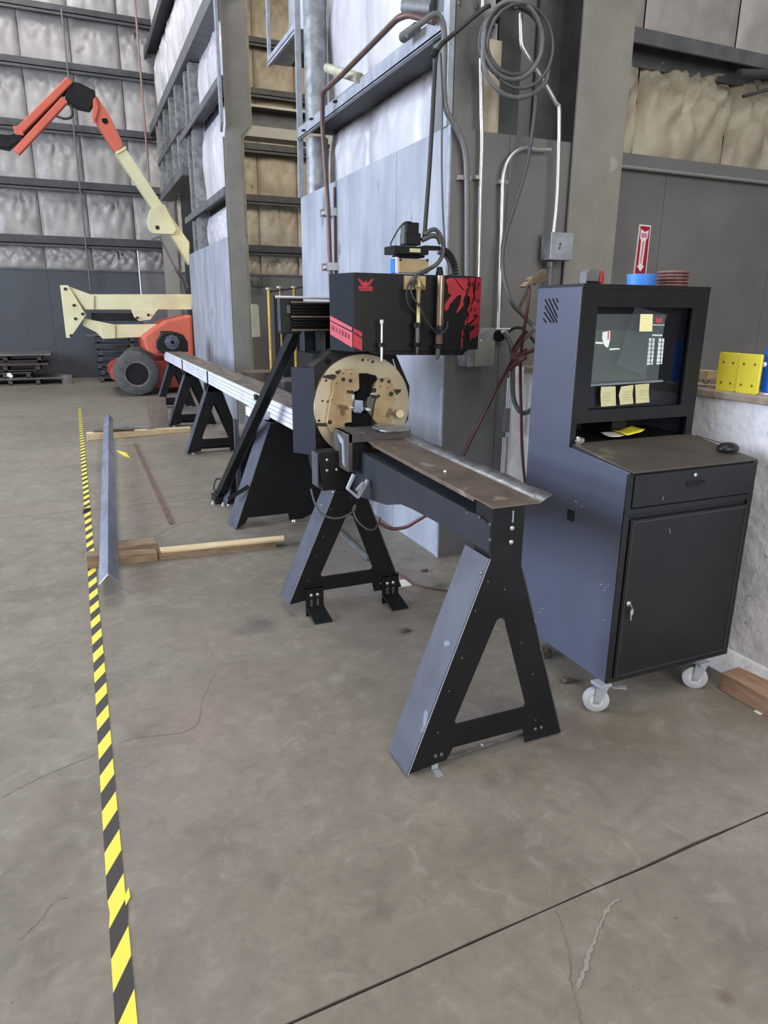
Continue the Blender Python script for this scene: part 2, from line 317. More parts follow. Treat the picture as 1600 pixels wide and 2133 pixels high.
def bar(bm, p0, p1, w, h, up=(0, 0, 1)):      # rectangular bar between two points
    p0 = Vector(p0); p1 = Vector(p1); d = (p1-p0).normalized(); s = d.cross(Vector(up)).normalized(); t = s.cross(d)
    q = [p+s*a*w/2+t*b*h/2 for p in (p0, p1) for a, b in ((-1, -1), (1, -1), (1, 1), (-1, 1))]
    vs = [bm.verts.new(x) for x in q]
    for f in ((3, 2, 1, 0), (4, 5, 6, 7), (0, 1, 5, 4), (1, 2, 6, 5), (2, 3, 7, 6), (3, 0, 4, 7)): bm.faces.new([vs[i] for i in f])
    return bm
WL = {}
def wloc(o): return WL.get(o.name, Vector((0, 0, 0))) if o else Vector((0, 0, 0))
def obj(name, bm, m, parent=None, bev=0.0, sm=None, label=None, origin=None):
    bmesh.ops.recalc_face_normals(bm, faces=bm.faces)
    me = bpy.data.meshes.new(name)
    if parent is None:
        if origin is None:
            n = len(bm.verts); lo = Vector([min(v.co[i] for v in bm.verts) for i in range(3)]); hi = Vector([max(v.co[i] for v in bm.verts) for i in range(3)])
            origin = Vector(((lo.x+hi.x)/2, (lo.y+hi.y)/2, lo.z))
        base = Vector(origin)
    else: base = wloc(parent)
    bmesh.ops.translate(bm, verts=bm.verts, vec=-base)
    bm.to_mesh(me); bm.free()
    if sm is not None:
        for p in me.polygons: p.use_smooth = True
        me.set_sharp_from_angle(angle=math.radians(sm))
    me.materials.append(M[m])
    o = bpy.data.objects.new(name, me); C.objects.link(o)
    WL[o.name] = base.copy()
    if parent is None: o.location = base
    else: o.parent = parent
    if bev:
        b = o.modifiers.new('bevel', 'BEVEL'); b.width = bev; b.segments = 2; b.limit_method = 'ANGLE'
    if label: o['label'] = label
    return o
def thing(name, label, cat, loc=(0, 0, 0), group=None):
    o = bpy.data.objects.new(name, None); C.objects.link(o); o.location = loc; WL[o.name] = Vector(loc)
    o.empty_display_size = 0.1
    o['label'] = label; o['category'] = cat
    if group: o['group'] = group
    return o
def tag(o, label, cat, group=None, kind=None):
    o['label'] = label; o['category'] = cat
    if group: o['group'] = group
    if kind: o['kind'] = kind
    return o
def struct(o): o['kind'] = 'structure'; return o
def share(name, src, off, parent):            # another piece that shares the mesh of src
    o = bpy.data.objects.new(name, src.data); C.objects.link(o); o.parent = parent; o.location = src.location+Vector(off)
    WL[o.name] = WL[src.name]+Vector(off); return o
def bx(name, m, p, *c, bev=0.0, label=None): return obj(name, box(nb(), *c), m, p, bev, label=label)
def bolt(parent, p, d, r=0.009, m='chrome', name='bolt', t=0.006):
    bm = nb(); lathe(bm, p, d, [(0, r), (t*0.6, r), (t, r*0.6)], 10); return obj(name, bm, m, parent, sm=40)

# ================= FLOOR =================
fl = struct(obj('floor', box(nb(), -14, 14, -6, 22, -0.06, -0.012), 'joint', origin=(0, 0, -0.06)))
def jline(k, x):   # y of joint k at x
    return {0: -6.0, 1: 1.170+0.038*x, 2: 5.955+0.02*x, 3: 10.75, 4: 15.5, 5: 22.0}[k]
def slab(k):
    bm = nb(); xs = [-14+28*i/140 for i in range(141)]; g = 0.0024; rnd = random.Random(k)
    lo = [bm.verts.new((x, jline(k, x)+(g+abs(rnd.gauss(0, .0022)) if k else 0), 0)) for x in xs]
    hi = [bm.verts.new((x, jline(k+1, x)-(g+abs(rnd.gauss(0, .0022)) if k < 4 else 0), 0)) for x in xs]
    lo2 = [bm.verts.new(v.co+Vector((0, 0, -0.02))) for v in lo]; hi2 = [bm.verts.new(v.co+Vector((0, 0, -0.02))) for v in hi]
    for i in range(140):
        bm.faces.new((lo[i], lo[i+1], hi[i+1], hi[i])); bm.faces.new((lo2[i], lo2[i+1], lo[i+1], lo[i])); bm.faces.new((hi[i], hi[i+1], hi2[i+1], hi2[i]))
    o = obj('slab', bm, 'floor', fl); return o
slabs = [slab(k) for k in range(5)]
def strip(name, m, parent, pix, wd, z=0.0012, seed=0):
    P = [atz(*q) for q in pix]; P = smooth_path(P, 8); rnd = random.Random(seed); bm = nb(); a = []; b = []
    for i, p in enumerate(P):
        jit = 0.25 if m == 'smear' else 0.8
        d = (P[min(i+1, len(P)-1)]-P[max(i-1, 0)]).normalized(); s = Vector((-d.y, d.x, 0)); ww = wd*(0.4+rnd.random()*0.9)*(0.3 if i in (0, len(P)-1) else 1)
        j = s*rnd.gauss(0, wd*jit)
        a.append(bm.verts.new(p+s*ww/2+j+Vector((0, 0, z)))); b.append(bm.verts.new(p-s*ww/2+j+Vector((0, 0, z))))
    for i in range(len(P)-1): bm.faces.new((a[i], b[i], b[i+1], a[i+1]))
    return obj(name, bm, m, parent)
strip('crack', 'crack', slabs[0], [(1158, 1896), (1170, 1930), (1186, 1985), (1192, 2050), (1212, 2133)], 0.0026, seed=1)
strip('smear', 'smear', slabs[0], [(1292, 1872), (1262, 1900), (1236, 1962), (1216, 2025), (1203, 2060)], 0.010, seed=2)
strip('crack', 'crack', slabs[1], [(0, 1664), (60, 1632), (130, 1600), (205, 1570)], 0.0022, seed=3)
strip('crack', 'crack', slabs[1], [(246, 1548), (300, 1535), (400, 1518), (425, 1450), (450, 1400)], 0.0022, seed=4)
strip('crack', 'crack', slabs[1], [(140, 1870), (110, 1880), (85, 1915), (40, 1960)], 0.002, seed=5)
strip('crack', 'crack', slabs[1], [(250, 1142), (300, 1128), (360, 1098), (420, 1080)], 0.004, seed=6)

# hazard tape: slightly wavy ribbon stuck to the floor
bm = nb(); a = []; b = []
for i in range(301):
    y = -1.0+i*0.0452; dx = 0.003*noise.noise((y*0.7, 3, 0)) + (0.004 if 1.70 > y > 1.64 else 0)
    a.append(bm.verts.new((-0.081+dx, y, 0.0015))); b.append(bm.verts.new((-0.0335+dx, y, 0.0015)))
for i in range(300): bm.faces.new((a[i], b[i], b[i+1], a[i+1]))
t = thing('floor_tape', 'long black and yellow hazard tape stuck along the concrete floor', 'tape', (-0.057, 1.0, 0))
obj('tape_strip', bm, 'tape', t)
p = atz(267, 1850); obj('tape_patch', prism(nb(), [(-0.036, 1.71), (-0.024, 1.735), (-0.022, 1.70), (-0.036, 1.672)], 'xy', 0.0022, 0.0034), 'yellow', t)
obj('lifted_flap', hexa(nb(), [V(-0.094, 5.83, 0.003), V(-0.035, 5.90, 0.004), V(-0.03, 5.93, 0.018), V(-0.08, 5.89, 0.022), V(-0.094, 5.84, 0.006), V(-0.035, 5.91, 0.007), V(-0.03, 5.94, 0.021), V(-0.08, 5.90, 0.025)]), 'black', t)

# ================= WALLS =================
def quilt(parent, o, u, n, wd, h, seed, m='insul', bulge=0.07, nu=14, nv=12, fold=0.05, name='insulation_panel'):
    o = Vector(o); u = Vector(u); n = Vector(n); bm = nb(); g = []; rnd = random.Random(seed)
    ph = rnd.random()*6; fx = 0.35+0.3*rnd.random(); amp = fold*(0.5+rnd.random())
    for j in range(nv+1):
        row = []
        for i in range(nu+1):
            s = i/nu; t = j/nv
            e = max(0.0, math.sin(math.pi*s))**0.35*max(0.0, math.sin(math.pi*min(1, 0.04+t*0.96)))**0.45
            d = bulge*e
            for cx0 in (0.0, 1.0, fx):
                dx = (s-cx0)*wd; dz = (t-1.02)*h; r = math.hypot(dx, dz); th = math.atan2(dx, -dz)
                d += e*amp*(abs(math.sin(th*6.5+ph+cx0*3+0.8*noise.noise((th*3, r*3, seed))))-0.6)*1.5*math.exp(-r*2.0)
            d += e*(0.022*noise.noise((s*wd*2.2+seed, t*h*2.2, seed*1.7)) + 0.018*noise.noise((s*wd*7+seed, t*h*1.1, 3.1)))
            row.append(bm.verts.new(o+u*(0.006+s*(wd-0.012))+Vector((0, 0, t*h))+n*d))
        g.append(row)
    for j in range(nv):
        for i in range(nu): bm.faces.new((g[j][i], g[j][i+1], g[j+1][i+1], g[j+1][i]))
    return obj(name, bm, m, parent, sm=60)
GZ = [2.46, 2.99, 4.16, 5.31, 6.51, 7.57, 8.7]
# --- far wall (y = 18.3)
wf = struct(obj('wall_far', box(nb(), -5, 8, 18.42, 18.6, 0, 9.2), 'girt_dark', origin=(0, 18.42, 0)))
xs = [-4.43+0.998*i for i in range(13)]
for i in range(0, 12, 2):
    bx('lower_panel', 'panel_far' if i < 6 else 'panel_dark', wf, xs[i], xs[min(i+2, 12)]-0.004, 18.34, 18.40, 0, 2.46)
for r in range(6):
    for i in range(12):
        x0 = xs[i]
        if x0 > 6.4: continue
        quilt(wf, (x0, 18.40, GZ[r]), (1, 0, 0), (0, -1, 0), 0.998, GZ[r+1]-GZ[r], r*20+i, 'insul' if x0 < 2 else 'insul_tan', 0.11, 22, 16, 0.075)
for z in GZ[1:]:
    bm = nb(); box(bm, -4.5, 8, 18.10, 18.34, z-0.02, z+0.0); box(bm, -4.5, 8, 18.10, 18.125, z-0.07, z); box(bm, -4.5, 8, 18.30, 18.34, z, z+0.18)
    obj('girt', bm, 'girt_dark', wf)
bx('panel_cap', 'girt', wf, -4.5, 8, 18.31, 18.34, 2.44, 2.475)
# --- wall beside the machine, near block (x = 2.08, y 3.87 .. 6.75)
wn = struct(obj('wall_right_near', box(nb(), 2.44, 2.60, 3.97, 6.70, 0, 6), 'girt_dark', origin=(2.44, 4, 0)))
for y0, y1 in ((3.87, 4.59), (4.594, 5.468), (5.472, 6.77)):
    bx('wall_sheet', 'panel_grey', wn, 2.08, 2.095, y0, y1, 0, 2.60)
bx('end_sheet', 'panel_dark', wn, 2.08, 2.47, 3.845, 3.868, 0, 2.585); bx('end_sheet', 'panel_dark', wn, 2.473, 2.95, 3.845, 3.868, 0, 2.585)
bx('corner_trim', 'galv', wn, 2.070, 2.080, 3.838, 3.87, 0, 2.60)
for k, (y0, y1) in enumerate(((3.95, 4.85), (4.85, 5.85), (5.85, 6.85))):
    quilt(wn, (2.42, y1, 2.56), (0, -1, 0), (-1, 0, 0), y1-y0, 0.62, 200+k, 'insul_white', 0.08, 30, 20, 0.025)
    quilt(wn, (2.40, y1, 3.16), (0, -1, 0), (-1, 0, 0), y1-y0, 1.3, 230+k, 'insul_white', 0.08, 30, 24, 0.03)
bm = nb(); prism(bm, [(2.06, 3.09), (2.075, 3.09), (2.075, 3.165), (2.40, 3.165), (2.40, 3.18), (2.06, 3.18)], 'xz', 3.95, 6.76); box(bm, 2.06, 2.09, 3.95, 6.76, 3.085, 3.10)
obj('girt', bm, 'galv', wn)
bx('girt_flange', 'girt_dark', wn, 2.076, 2.40, 3.95, 6.76, 3.155, 3.164)
for (px, py) in ((700, 212), (650, 248), (634, 272)):
    q = atx(px, py, 2.055); bm = nb(); box(bm, 2.035, 2.06, q.y-0.02, q.y+0.02, q.z-0.006, q.z+0.006); obj('girt_clip', bm, 'black', wn)
bm = nb(); cyl(bm, (2.20, 6.62, 2.60), (2.20, 6.62, 3.08), 0.10, n=20); cyl(bm, (2.20, 6.62, 3.18), (2.20, 6.62, 5.6), 0.10, n=20); obj('round_post', bm, 'galv_post', wn, sm=40)
bx('jamb_angle', 'galv', wn, 2.06, 2.11, 6.75, 6.775, 2.6, 5.6)
bx('corner_angle', 'galv', wn, 2.065, 2.10, 3.88, 3.95, 2.60, 5.2)
bx('corner_post', 'post_conc', wn, 2.105, 2.28, 3.87, 4.15, 2.585, 5.2)
bx('back_sheet', 'panel_dark', wn, 2.28, 3.06, 4.30, 4.33, 2.58, 5.2)
bx('top_plate', 'panel_dark', wn, 2.105, 2.95, 3.868, 4.30, 2.57, 2.585)
quilt(wn, (2.28, 3.93, 2.585), (1, 0, 0), (0, -1, 0), 0.165, 0.50, 260, 'insul_tan', 0.03, 6, 8, 0.03, name='insulation_end')
for (px, py) in ((957, 5), (993, 13)): bolt(wn, at(px, py, 3.869), (0, -1, 0), 0.016, 'bolt_dark')
# upper hung frame beyond the near block
bm = nb(); box(bm, 2.30, 2.95, 6.80, 7.75, 3.98, 4.02); box(bm, 2.4, 2.45, 6.80, 7.75, 4.0, 6); obj('soffit', bm, 'girt_dark', wn)
bm = nb(); box(bm, 2.07, 2.10, 6.78, 7.76, 3.95, 4.03); box(bm, 2.07, 2.30, 6.78, 7.76, 3.975, 3.985); obj('soffit_edge', bm, 'galv', wn)
bx('soffit_jamb', 'galv', wn, 2.07, 2.10, 7.72, 7.76, 4.03, 6); bx('soffit_side', 'panel_grey', wn, 2.3, 2.32, 7.3, 7.75, 4.03, 4.75)
bx('soffit_rail', 'galv', wn, 2.07, 2.10, 6.78, 7.72, 4.78, 4.84)
quilt(wn, (2.36, 7.45, 4.03), (0, -1, 0), (-1, 0, 0), 0.66, 0.75, 270, 'insul_white', 0.12, 10, 10, 0.08); quilt(wn, (2.36, 7.70, 4.84), (0, -1, 0), (-1, 0, 0), 0.9, 0.9, 271, 'insul_white', 0.1, 10, 10, 0.05)
bx('hanger', 'edge_cream', wn, 2.25, 2.45, 7.0, 7.03, 3.86, 3.90)
# --- farther wall in the same line (y 10.15 .. 18.3)
wr = struct(obj('wall_right_far', box(nb(), 2.315, 2.335, 10.3, 13.85, 0, 5.6), 'girt_dark', origin=(2.32, 10.3, 0)))
for y0, y1 in ((10.12, 11.35), (11.354, 12.6), (12.604, 13.86)): bx('wall_sheet', 'panel_grey', wr, 2.08, 2.10, y0, y1, 0, 2.56)
k = 0
for z0, z1 in ((2.56, 3.09), (3.20, 4.38), (4.5, 5.42)):
    for y0, y1 in ((10.25, 11.05), (11.05, 11.9), (11.95, 12.75)):
        k += 1; quilt(wr, (2.30, y1, z0), (0, -1, 0), (-1, 0, 0), y1-y0, z1-z0, 300+k, 'insul_white', 0.09, 18, 16, 0.06)
for z in (3.09, 4.42):
    bm = nb(); box(bm, 2.06, 2.08, 10.2, 13.9, z, z+0.10); box(bm, 2.08, 2.30, 10.2, 13.9, z+0.09, z+0.10); obj('girt', bm, 'girt', wr)
for y0, y1 in ((12.78, 13.2), (13.25, 13.8)):
    bx('stud', 'galv_post', wr, 2.12, 2.30, y0+0.05, y0+0.22, 2.56, 5.4); bx('infill_sheet', 'panel_grey', wr, 2.30, 2.32, y0, y1, 2.56, 5.4)
bm = nb(); box(bm, 2.06, 2.08, 10.0, 18.3, 5.42, 5.62); box(bm, 2.08, 2.32, 10.0, 18.3, 5.60, 5.62); box(bm, 2.08, 2.30, 10.0, 18.3, 5.42, 5.44); obj('eave_girt', bm, 'girt', wr)
bm = nb(); box(bm, 2.06, 2.08, 10.0, 18.3, 6.95, 7.10); box(bm, 2.08, 2.32, 10.0, 18.3, 7.08, 7.10); obj('girt', bm, 'girt_dark', wr)
bx('upper_backing', 'girt_dark', wr, 2.335, 2.35, 10.2, 18.4, 5.6, 9.2)
for z0, z1, zz in ((5.64, 6.95, 0), (7.1, 8.5, 1)):
    for i in range(8):
        quilt(wr, (2.30, 11.05+i*1.02, z0), (0, -1, 0), (-1, 0, 0), 1.0, z1-z0, 340+i+20*zz, 'insul_white', 0.09, 16, 14, 0.06)
# framing over the opening past the sheets
bx('header', 'girt', wr, 2.06, 2.30, 13.85, 17.2, 3.90, 4.05); bx('header_sheet', 'panel_grey', wr, 2.28, 2.30, 13.85, 17.2, 4.05, 5.42)
for y in (14.2, 15.0, 15.9, 16.7): bx('stud', 'galv_post', wr, 2.08, 2.28, y, y+0.16, 4.05, 5.42)
bm = nb(); box(bm, 2.06, 2.08, 13.85, 17.3, 4.62, 4.72); obj('girt', bm, 'girt', wr)
bx('dark_interior_sheet', 'dark_room', wr, 2.46, 3.0, 17.0, 17.05, 0, 4.4)  # dark sheet standing in for the unlit interior beyond the opening
quilt(wr, (2.24, 17.25, 4.05), (0, -1, 0), (-1, 0, 0), 0.5, 1.3, 391, 'insul_white', 0.03, 6, 8, 0.02)
# --- right back wall (y = 4.3)
wb = struct(obj('wall_right_back', box(nb(), 2.95, 11, 4.62, 4.75, 0, 6), 'girt_dark', origin=(6, 4.7, 0)))
for x0, x1 in ((2.952, 4.17), (4.174, 5.39), (5.394, 6.6), (6.604, 7.8)): bx('lower_panel', 'panel_dark', wb, x0, x1, 4.33, 4.36, 0, 2.62)
for i in range(5):
    quilt(wb, (3.10+i*0.92, 4.56, 2.66), (1, 0, 0), (0, -1, 0), 0.92, 0.74, 400+i, 'insul_tan', 0.11, 24, 16, 0.09)
    quilt(wb, (3.10+i*0.92, 4.56, 3.46), (1, 0, 0), (0, -1, 0), 0.92, 1.5, 420+i, 'insul', 0.08, 14, 14, 0.05)
bx('panel_cap', 'panel_dark', wb, 2.95, 8, 4.29, 4.33, 2.60, 2.68); bx('cap_ledge', 'panel_dark', wb, 2.95, 8, 4.33, 4.60, 2.655, 2.665)
bm = nb(); box(bm, 2.95, 8, 4.28, 4.30, 3.36, 3.45); box(bm, 2.95, 8, 4.30, 4.58, 3.435, 3.45); box(bm, 2.95, 8, 4.50, 4.52, 3.30, 3.44); obj('girt', bm, 'girt', wb)
bm = nb(); cyl(bm, (3.2, 4.27, 2.585), (8, 4.27, 2.585), 0.013, n=10); tag(obj('conduit', bm, 'conduit', sm=40), 'long thin horizontal conduit along the top of dark wall panel right', 'conduit')
bm = nb(); cyl(bm, (4.62, 4.2, 3.26), (5.2, 4.2, 3.33), 0.03); cyl(bm, (4.75, 4.25, 3.14), (5.3, 4.15, 3.30), 0.012); tag(obj('ceiling_bracket', bm, 'girt_dark', sm=40), 'dark pipe bracket under the girt in the upper right corner', 'bracket')
# --- low concrete wall
lw = struct(obj('wall_right_low', box(nb(), 2.63, 2.85, -1.5, 3.84, 0, 1.215), 'concrete_wall', origin=(2.7, 0, 0)))
bx('ledge_cap', 'ledge', lw, 2.618, 2.862, -1.5, 3.84, 1.215, 1.25, bev=0.006)
obj('footing', prism(nb(), [(2.56, 0), (2.66, 0), (2.66, 0.12), (2.62, 0.085), (2.585, 0.03)], 'xz', -1.5, 3.6), 'concrete_wall', lw)
bx('pier', 'concrete_wall', lw, 2.55, 2.75, 3.765, 3.84, 0, 1.245, bev=0.004)
# right bay roof (closes the hall behind the opening)
struct(obj('ceiling', box(nb(), 2.4, 9, 4.7, 18.6, 9.2, 9.3), 'insul_tan'))
struct(obj('wall_right_bay', box(nb(), 8.9, 9, 4.7, 18.6, 0, 9.2), 'insul_tan'))

# ================= STEEL COLUMNS =================
def hcol(name, label, x0, x1, y0, y1, z0, z1, m='column', web=None):
    t = thing(name, label, 'column', ((x0+x1)/2, y0, z0))
    bx('flange', m, t, x0, x1, y0, y0+0.02, z0, z1, bev=0.002); bx('flange', 'girt', t, x0, x1, y1-0.02, y1, z0, z1)
    xc = (x0+x1)/2 if web is None else web; bx('web', 'girt', t, xc-0.008, xc+0.008, y0+0.02, y1-0.02, z0, z1); return t
c1 = hcol('steel_column', 'wide grey steel column rising behind the control cabinet', 2.905, 3.285, 3.80, 4.27, 0, 6.0)
# middle column with a wider upper length
c2 = thing('steel_column', 'tall grey steel column with stepped flange beyond the long rail', 'column', (2.16, 10.0, 0))
obj('flange', prism(nb(), [(2.06, 0), (2.27, 0), (2.27, 3.78), (2.385, 3.90), (2.385, 5.55), (2.08, 5.55), (2.08, 3.90), (2.06, 3.78)], 'xz', 9.98, 10.0), 'column', c2)
bx('web', 'column', c2, 2.16, 2.175, 10.0, 10.25, 0, 5.55); bx('flange', 'column', c2, 2.06, 2.27, 10.12, 10.14, 0, 3.78)
obj('edge_angle', prism(nb(), [(2.27, 0), (2.31, 0), (2.31, 3.76), (2.43, 3.90), (2.43, 5.55), (2.385, 5.55), (2.385, 3.90), (2.27, 3.78)], 'xz', 10.0, 10.03), 'edge_cream', c2)
obj('side_angle', prism(nb(), [(9.90, 3.90), (9.98, 3.80), (9.98, 5.3), (9.90, 5.3)], 'yz', 2.0, 2.035), 'galv', c2)
bm = nb(); box(bm, 2.10, 2.33, 9.86, 10.0, 5.32, 5.60); obj('cap_block', bm, 'white', c2, 0.03)
obj('tie_plate', prism(nb(), [(2.30, 1.22), (2.395, 1.225), (2.41, 1.24), (2.40, 1.655), (2.385, 1.665), (2.30, 1.67)], 'xz', 9.94, 9.96), 'edge_cream', c2, label='cream bolted plate')
c3 = thing('steel_column', 'distant grey steel column in the far corner behind the lift boom', 'column', (2.2, 17.4, 0))
obj('flange', prism(nb(), [(2.03, 0), (2.36, 0), (2.36, 3.85), (2.45, 4.0), (2.45, 5.42), (2.08, 5.42), (2.08, 4.0), (2.03, 3.85)], 'xz', 17.30, 17.33), 'column', c3)
bx('web', 'column', c3, 2.18, 2.2, 17.33, 17.6, 0, 5.4)
bx('edge_angle', 'edge_cream', c3, 2.36, 2.40, 17.33, 17.36, 0, 3.9)
cbm = thing('crane_beam', 'deep horizontal steel beam crossing the bay behind the stepped column', 'beam', (5.6, 14.1, 4.66))
bx('lower_flange', 'column', cbm, 2.44, 8.9, 13.9, 14.3, 4.66, 4.70); bx('web', 'girt_dark', cbm, 2.44, 8.9, 14.08, 14.10, 4.70, 5.15); bx('upper_flange', 'column', cbm, 2.44, 8.9, 13.9, 14.3, 5.15, 5.19)
bx('stiffener_plate', 'column', cbm, 2.44, 8.9, 13.905, 13.92, 4.70, 4.84)

# ================= PIPES AND CABLES =================
def pipe(name, label, m, pts, r, cat='pipe', sm=False, k=6, n=10, parts=(), group=None):
    bm = tube(nb(), pts, r, n, k, sm=sm)
    if not parts: return tag(obj(name, bm, m, sm=50), label, cat, group)
def rounded(pts, rad=0.06, k=5):
    P = [Vector(p) for p in pts]; out = [P[0]]
    for a, b, c in zip(P, P[1:], P[2:]):
        u = (a-b); v = (c-b); r = min(rad, u.length/2.1, v.length/2.1); A = b+u.normalized()*r; B = b+v.normalized()*r
        for i in range(k+1):
            t = i/k; out.append(A*(1-t)**2+b*2*t*(1-t)+B*t*t)
    out.append(P[-1]); return out
X1 = 2.0
cp = thing('copper_pipe', 'brown copper pipe climbing the pale wall above the laser head', 'pipe', (X1, 5.9, 1.3))
pts = [atx(692, 640, X1+.02), atx(688, 560, X1+.02), atx(684, 440, X1+.01), atx(672, 270, X1-.02), atx(672, 192, X1-.05), atx(708, 160, X1-.05), atx(828, 38, X1-.05), atx(850, 30, X1-.02), atx(905, 45, X1+.03)]
obj('pipe_run', tube(nb(), rounded(pts, 0.05), 0.019, 10, sm=False), 'copper_brown', cp, sm=50)
obj('thin_line', tube(nb(), [atx(697, 390, 2.07), atx(699, 620, 2.07)], 0.010, 8, sm=False), 'copper_brown', cp, sm=50)
for (px, py) in ((687, 443), (690, 556)):
    q = atx(px, py, 2.045); bm = nb(); box(bm, 2.0, 2.08, q.y-0.06, q.y+0.06, q.z-0.012, q.z+0.012); box(bm, 1.985, 2.08, q.y-0.075, q.y-0.05, q.z-0.03, q.z+0.03); box(bm, 1.985, 2.08, q.y+0.05, q.y+0.075, q.z-0.03, q.z+0.03); obj('pipe_clamp', bm, 'chrome', cp)
pipe('pipe_stub', 'short tan horizontal pipe stub crossed by the copper pipe', 'edge_cream', [atx(682, 142, 2.02), atx(750, 163, 2.06)], 0.035, 'pipe')
pipe('pipe_stub', 'thick grey capped pipe at the top of the corner post', 'flex', [atx(846, 12, 2.0), atx(905, 18, 2.1)], 0.055, 'pipe')
pipe('thin_rod', 'thin grey rod standing on the far wall beside the boom knuckle', 'flex', [V(0.44, 18.05, 2.0), V(0.45, 18.05, 7.6)], 0.018, 'rod')
pipe('thin_rod', 'short pale rod hanging on the far wall above the lift arm', 'conduit', [V(1.55, 18.05, 1.9), V(1.55, 18.05, 2.9)], 0.02, 'rod')
pipe('corner_pipe', 'thin reddish pipe running up the far corner', 'pinkpipe', [V(1.93, 18.0, 4.4), V(1.93, 18.0, 9.0)], 0.022, 'pipe')
YE = 3.79
E_ = lambda L, y=YE: [at(px, py, y) for px, py in L]
fx = thing('flexible_conduit', 'grey flexible conduit bending from the corner down the dark end wall', 'conduit', tuple(at(972, 560, YE)))
obj('conduit_run', tube(nb(), E_([(846, 72), (878, 48), (905, 30), (921, 44), (926, 90), (925, 180), (930, 230), (952, 268), (969, 315), (973, 400), (973, 565), (973, 640)]), 0.0165, 10), 'flex', fx, sm=50)
q = at(958, 371, 3.83); bm = nb(); box(bm, q.x-0.02, q.x+0.06, 3.80, 3.845, q.z-0.012, q.z+0.012); obj('pipe_clamp', bm, 'chrome', fx)
cylb = nb(); cyl(cylb, atx(840, 78, 2.0), atx(868, 58, 2.0), 0.03, n=12); obj('hose_end', cylb, 'bolt_dark', fx, sm=50)
cc = thing('conduit', 'bright straight steel conduit down the dark end wall, left of the elbow', 'conduit', tuple(at(995, 560, YE)))
obj('conduit_run', tube(nb(), E_([(1002, 122), (1003, 230), (1004, 300), (1000, 420), (995, 640)]), 0.012, 10), 'conduit', cc, sm=50)
q = at(995, 371, 3.83); bm = nb(); box(bm, q.x-0.03, q.x+0.02, 3.80, 3.845, q.z-0.01, q.z+0.01); obj('pipe_clamp', bm, 'chrome', cc)
pipe('conduit', 'short bright conduit end above the hanging cable coil', 'conduit', E_([(1007, -30), (1006, 22)]), 0.012, 'conduit')
cc = thing('conduit', 'bright steel conduit with a swept elbow feeding the plug box', 'conduit', tuple(at(1038, 680, YE)))
obj('conduit_run', tube(nb(), E_([(1146, 312), (1120, 312), (1096, 308), (1072, 318), (1055, 342), (1048, 372), (1046, 430), (1043, 540), (1038, 684)]), 0.0125, 10), 'conduit', cc, sm=50)
q = at(1041, 380, 3.83); bm = nb(); box(bm, q.x-0.02, q.x+0.04, 3.80, 3.845, q.z-0.01, q.z+0.01); obj('pipe_clamp', bm, 'chrome', cc)
pipe('conduit', 'bright bent steel conduit running down beside the column to a grey box', 'conduit', E_([(1085, 28), (1086, 85), (1094, 108), (1132, 168), (1158, 215), (1165, 236), (1161, 400), (1153, 485)], 3.75), 0.0125, 'conduit', sm=True, k=3)
# isolator box
jb = thing('junction_box', 'light grey switch box fixed to the column above the cabinet', 'box', tuple(at(1161, 545, 3.74)))
a_, b_ = at(1141, 484, 3.74), at(1181, 544, 3.74)
bx('box_body', 'galv_post', jb, a_.x, b_.x, 3.70, 3.80, b_.z, a_.z, bev=0.004); bx('box_lid', 'galv', jb, a_.x-0.004, b_.x+0.002, 3.694, 3.70, b_.z+0.002, a_.z-0.002, bev=0.002)
bolt(jb, at(1167, 508, 3.694), (0, -1, 0), 0.008, 'bolt_dark', 'latch'); bolt(jb, at(1165, 516, 3.694), (0, -1, 0), 0.008, 'bolt_dark', 'latch')
pl = nb(); cyl(pl, at(1147, 545, 3.76), at(1143, 640, 3.76), 0.016); obj('drop_pipe', pl, 'flex', jb, sm=50)
pl = nb(); cyl(pl, at(1146, 545, 3.76), at(1146, 556, 3.76), 0.026); obj('coupling', pl, 'bolt_dark', jb, sm=50)
# junction boxes under the head
jb = thing('junction_box', 'large light grey box on the end wall under the laser head corner', 'box', tuple(at(990, 760, 3.8)))
a_, b_ = at(966, 706, 3.76), at(1018, 762, 3.76); c_ = at(1003, 690, 3.76)
obj('box_body', prism(nb(), [(a_.x, b_.z), (b_.x, b_.z+0.004), (b_.x+0.005, c_.z+0.02), (c_.x, c_.z+0.02), (a_.x, a_.z)], 'xz', 3.70, 3.845), 'galv_post', jb, 0.004)
bolt(jb, at(1003, 711, 3.70), (0, -1, 0), 0.012, 'chrome')
bx('box_cover', 'column', jb, a_.x+0.045, b_.x-0.004, 3.692, 3.70, b_.z+0.006, a_.z-0.01, bev=0.002)
jb = thing('outlet_box', 'small grey outlet box with black plug at the conduit foot', 'box', tuple(at(1040, 712, 3.8)))
a_, b_ = at(1025, 683, 3.78), at(1056, 714, 3.78)
bx('box_body', 'galv_post', jb, a_.x, b_.x, 3.76, 3.845, b_.z, a_.z, bev=0.003); bx('box_top', 'white', jb, a_.x-0.004, b_.x+0.006, 3.756, 3.845, a_.z-0.008, a_.z)
pl = nb(); cyl(pl, at(1038, 700, 3.76), at(1040, 700, 3.68), 0.035); obj('plug', pl, 'black_matte', jb, sm=50)
pl = nb(); tube(pl, E_([(1044, 694), (1052, 690), (1058, 697)], 3.67), 0.012); obj('plug_grip', pl, 'chrome', jb, sm=50)
pipe('power_cord', 'thick grey power cord looping from the black plug behind the cabinet', 'cable_grey', [at(1050, 697, 3.68), at(1062, 712, 3.6), at(1068, 745, 3.55), at(1068, 790, 3.5), at(1070, 830, 3.45), at(1082, 856, 3.4), at(1096, 860, 3.3), at(1110, 850, 3.2), at(1122, 838, 3.1)], 0.014, 'cable', sm=True)
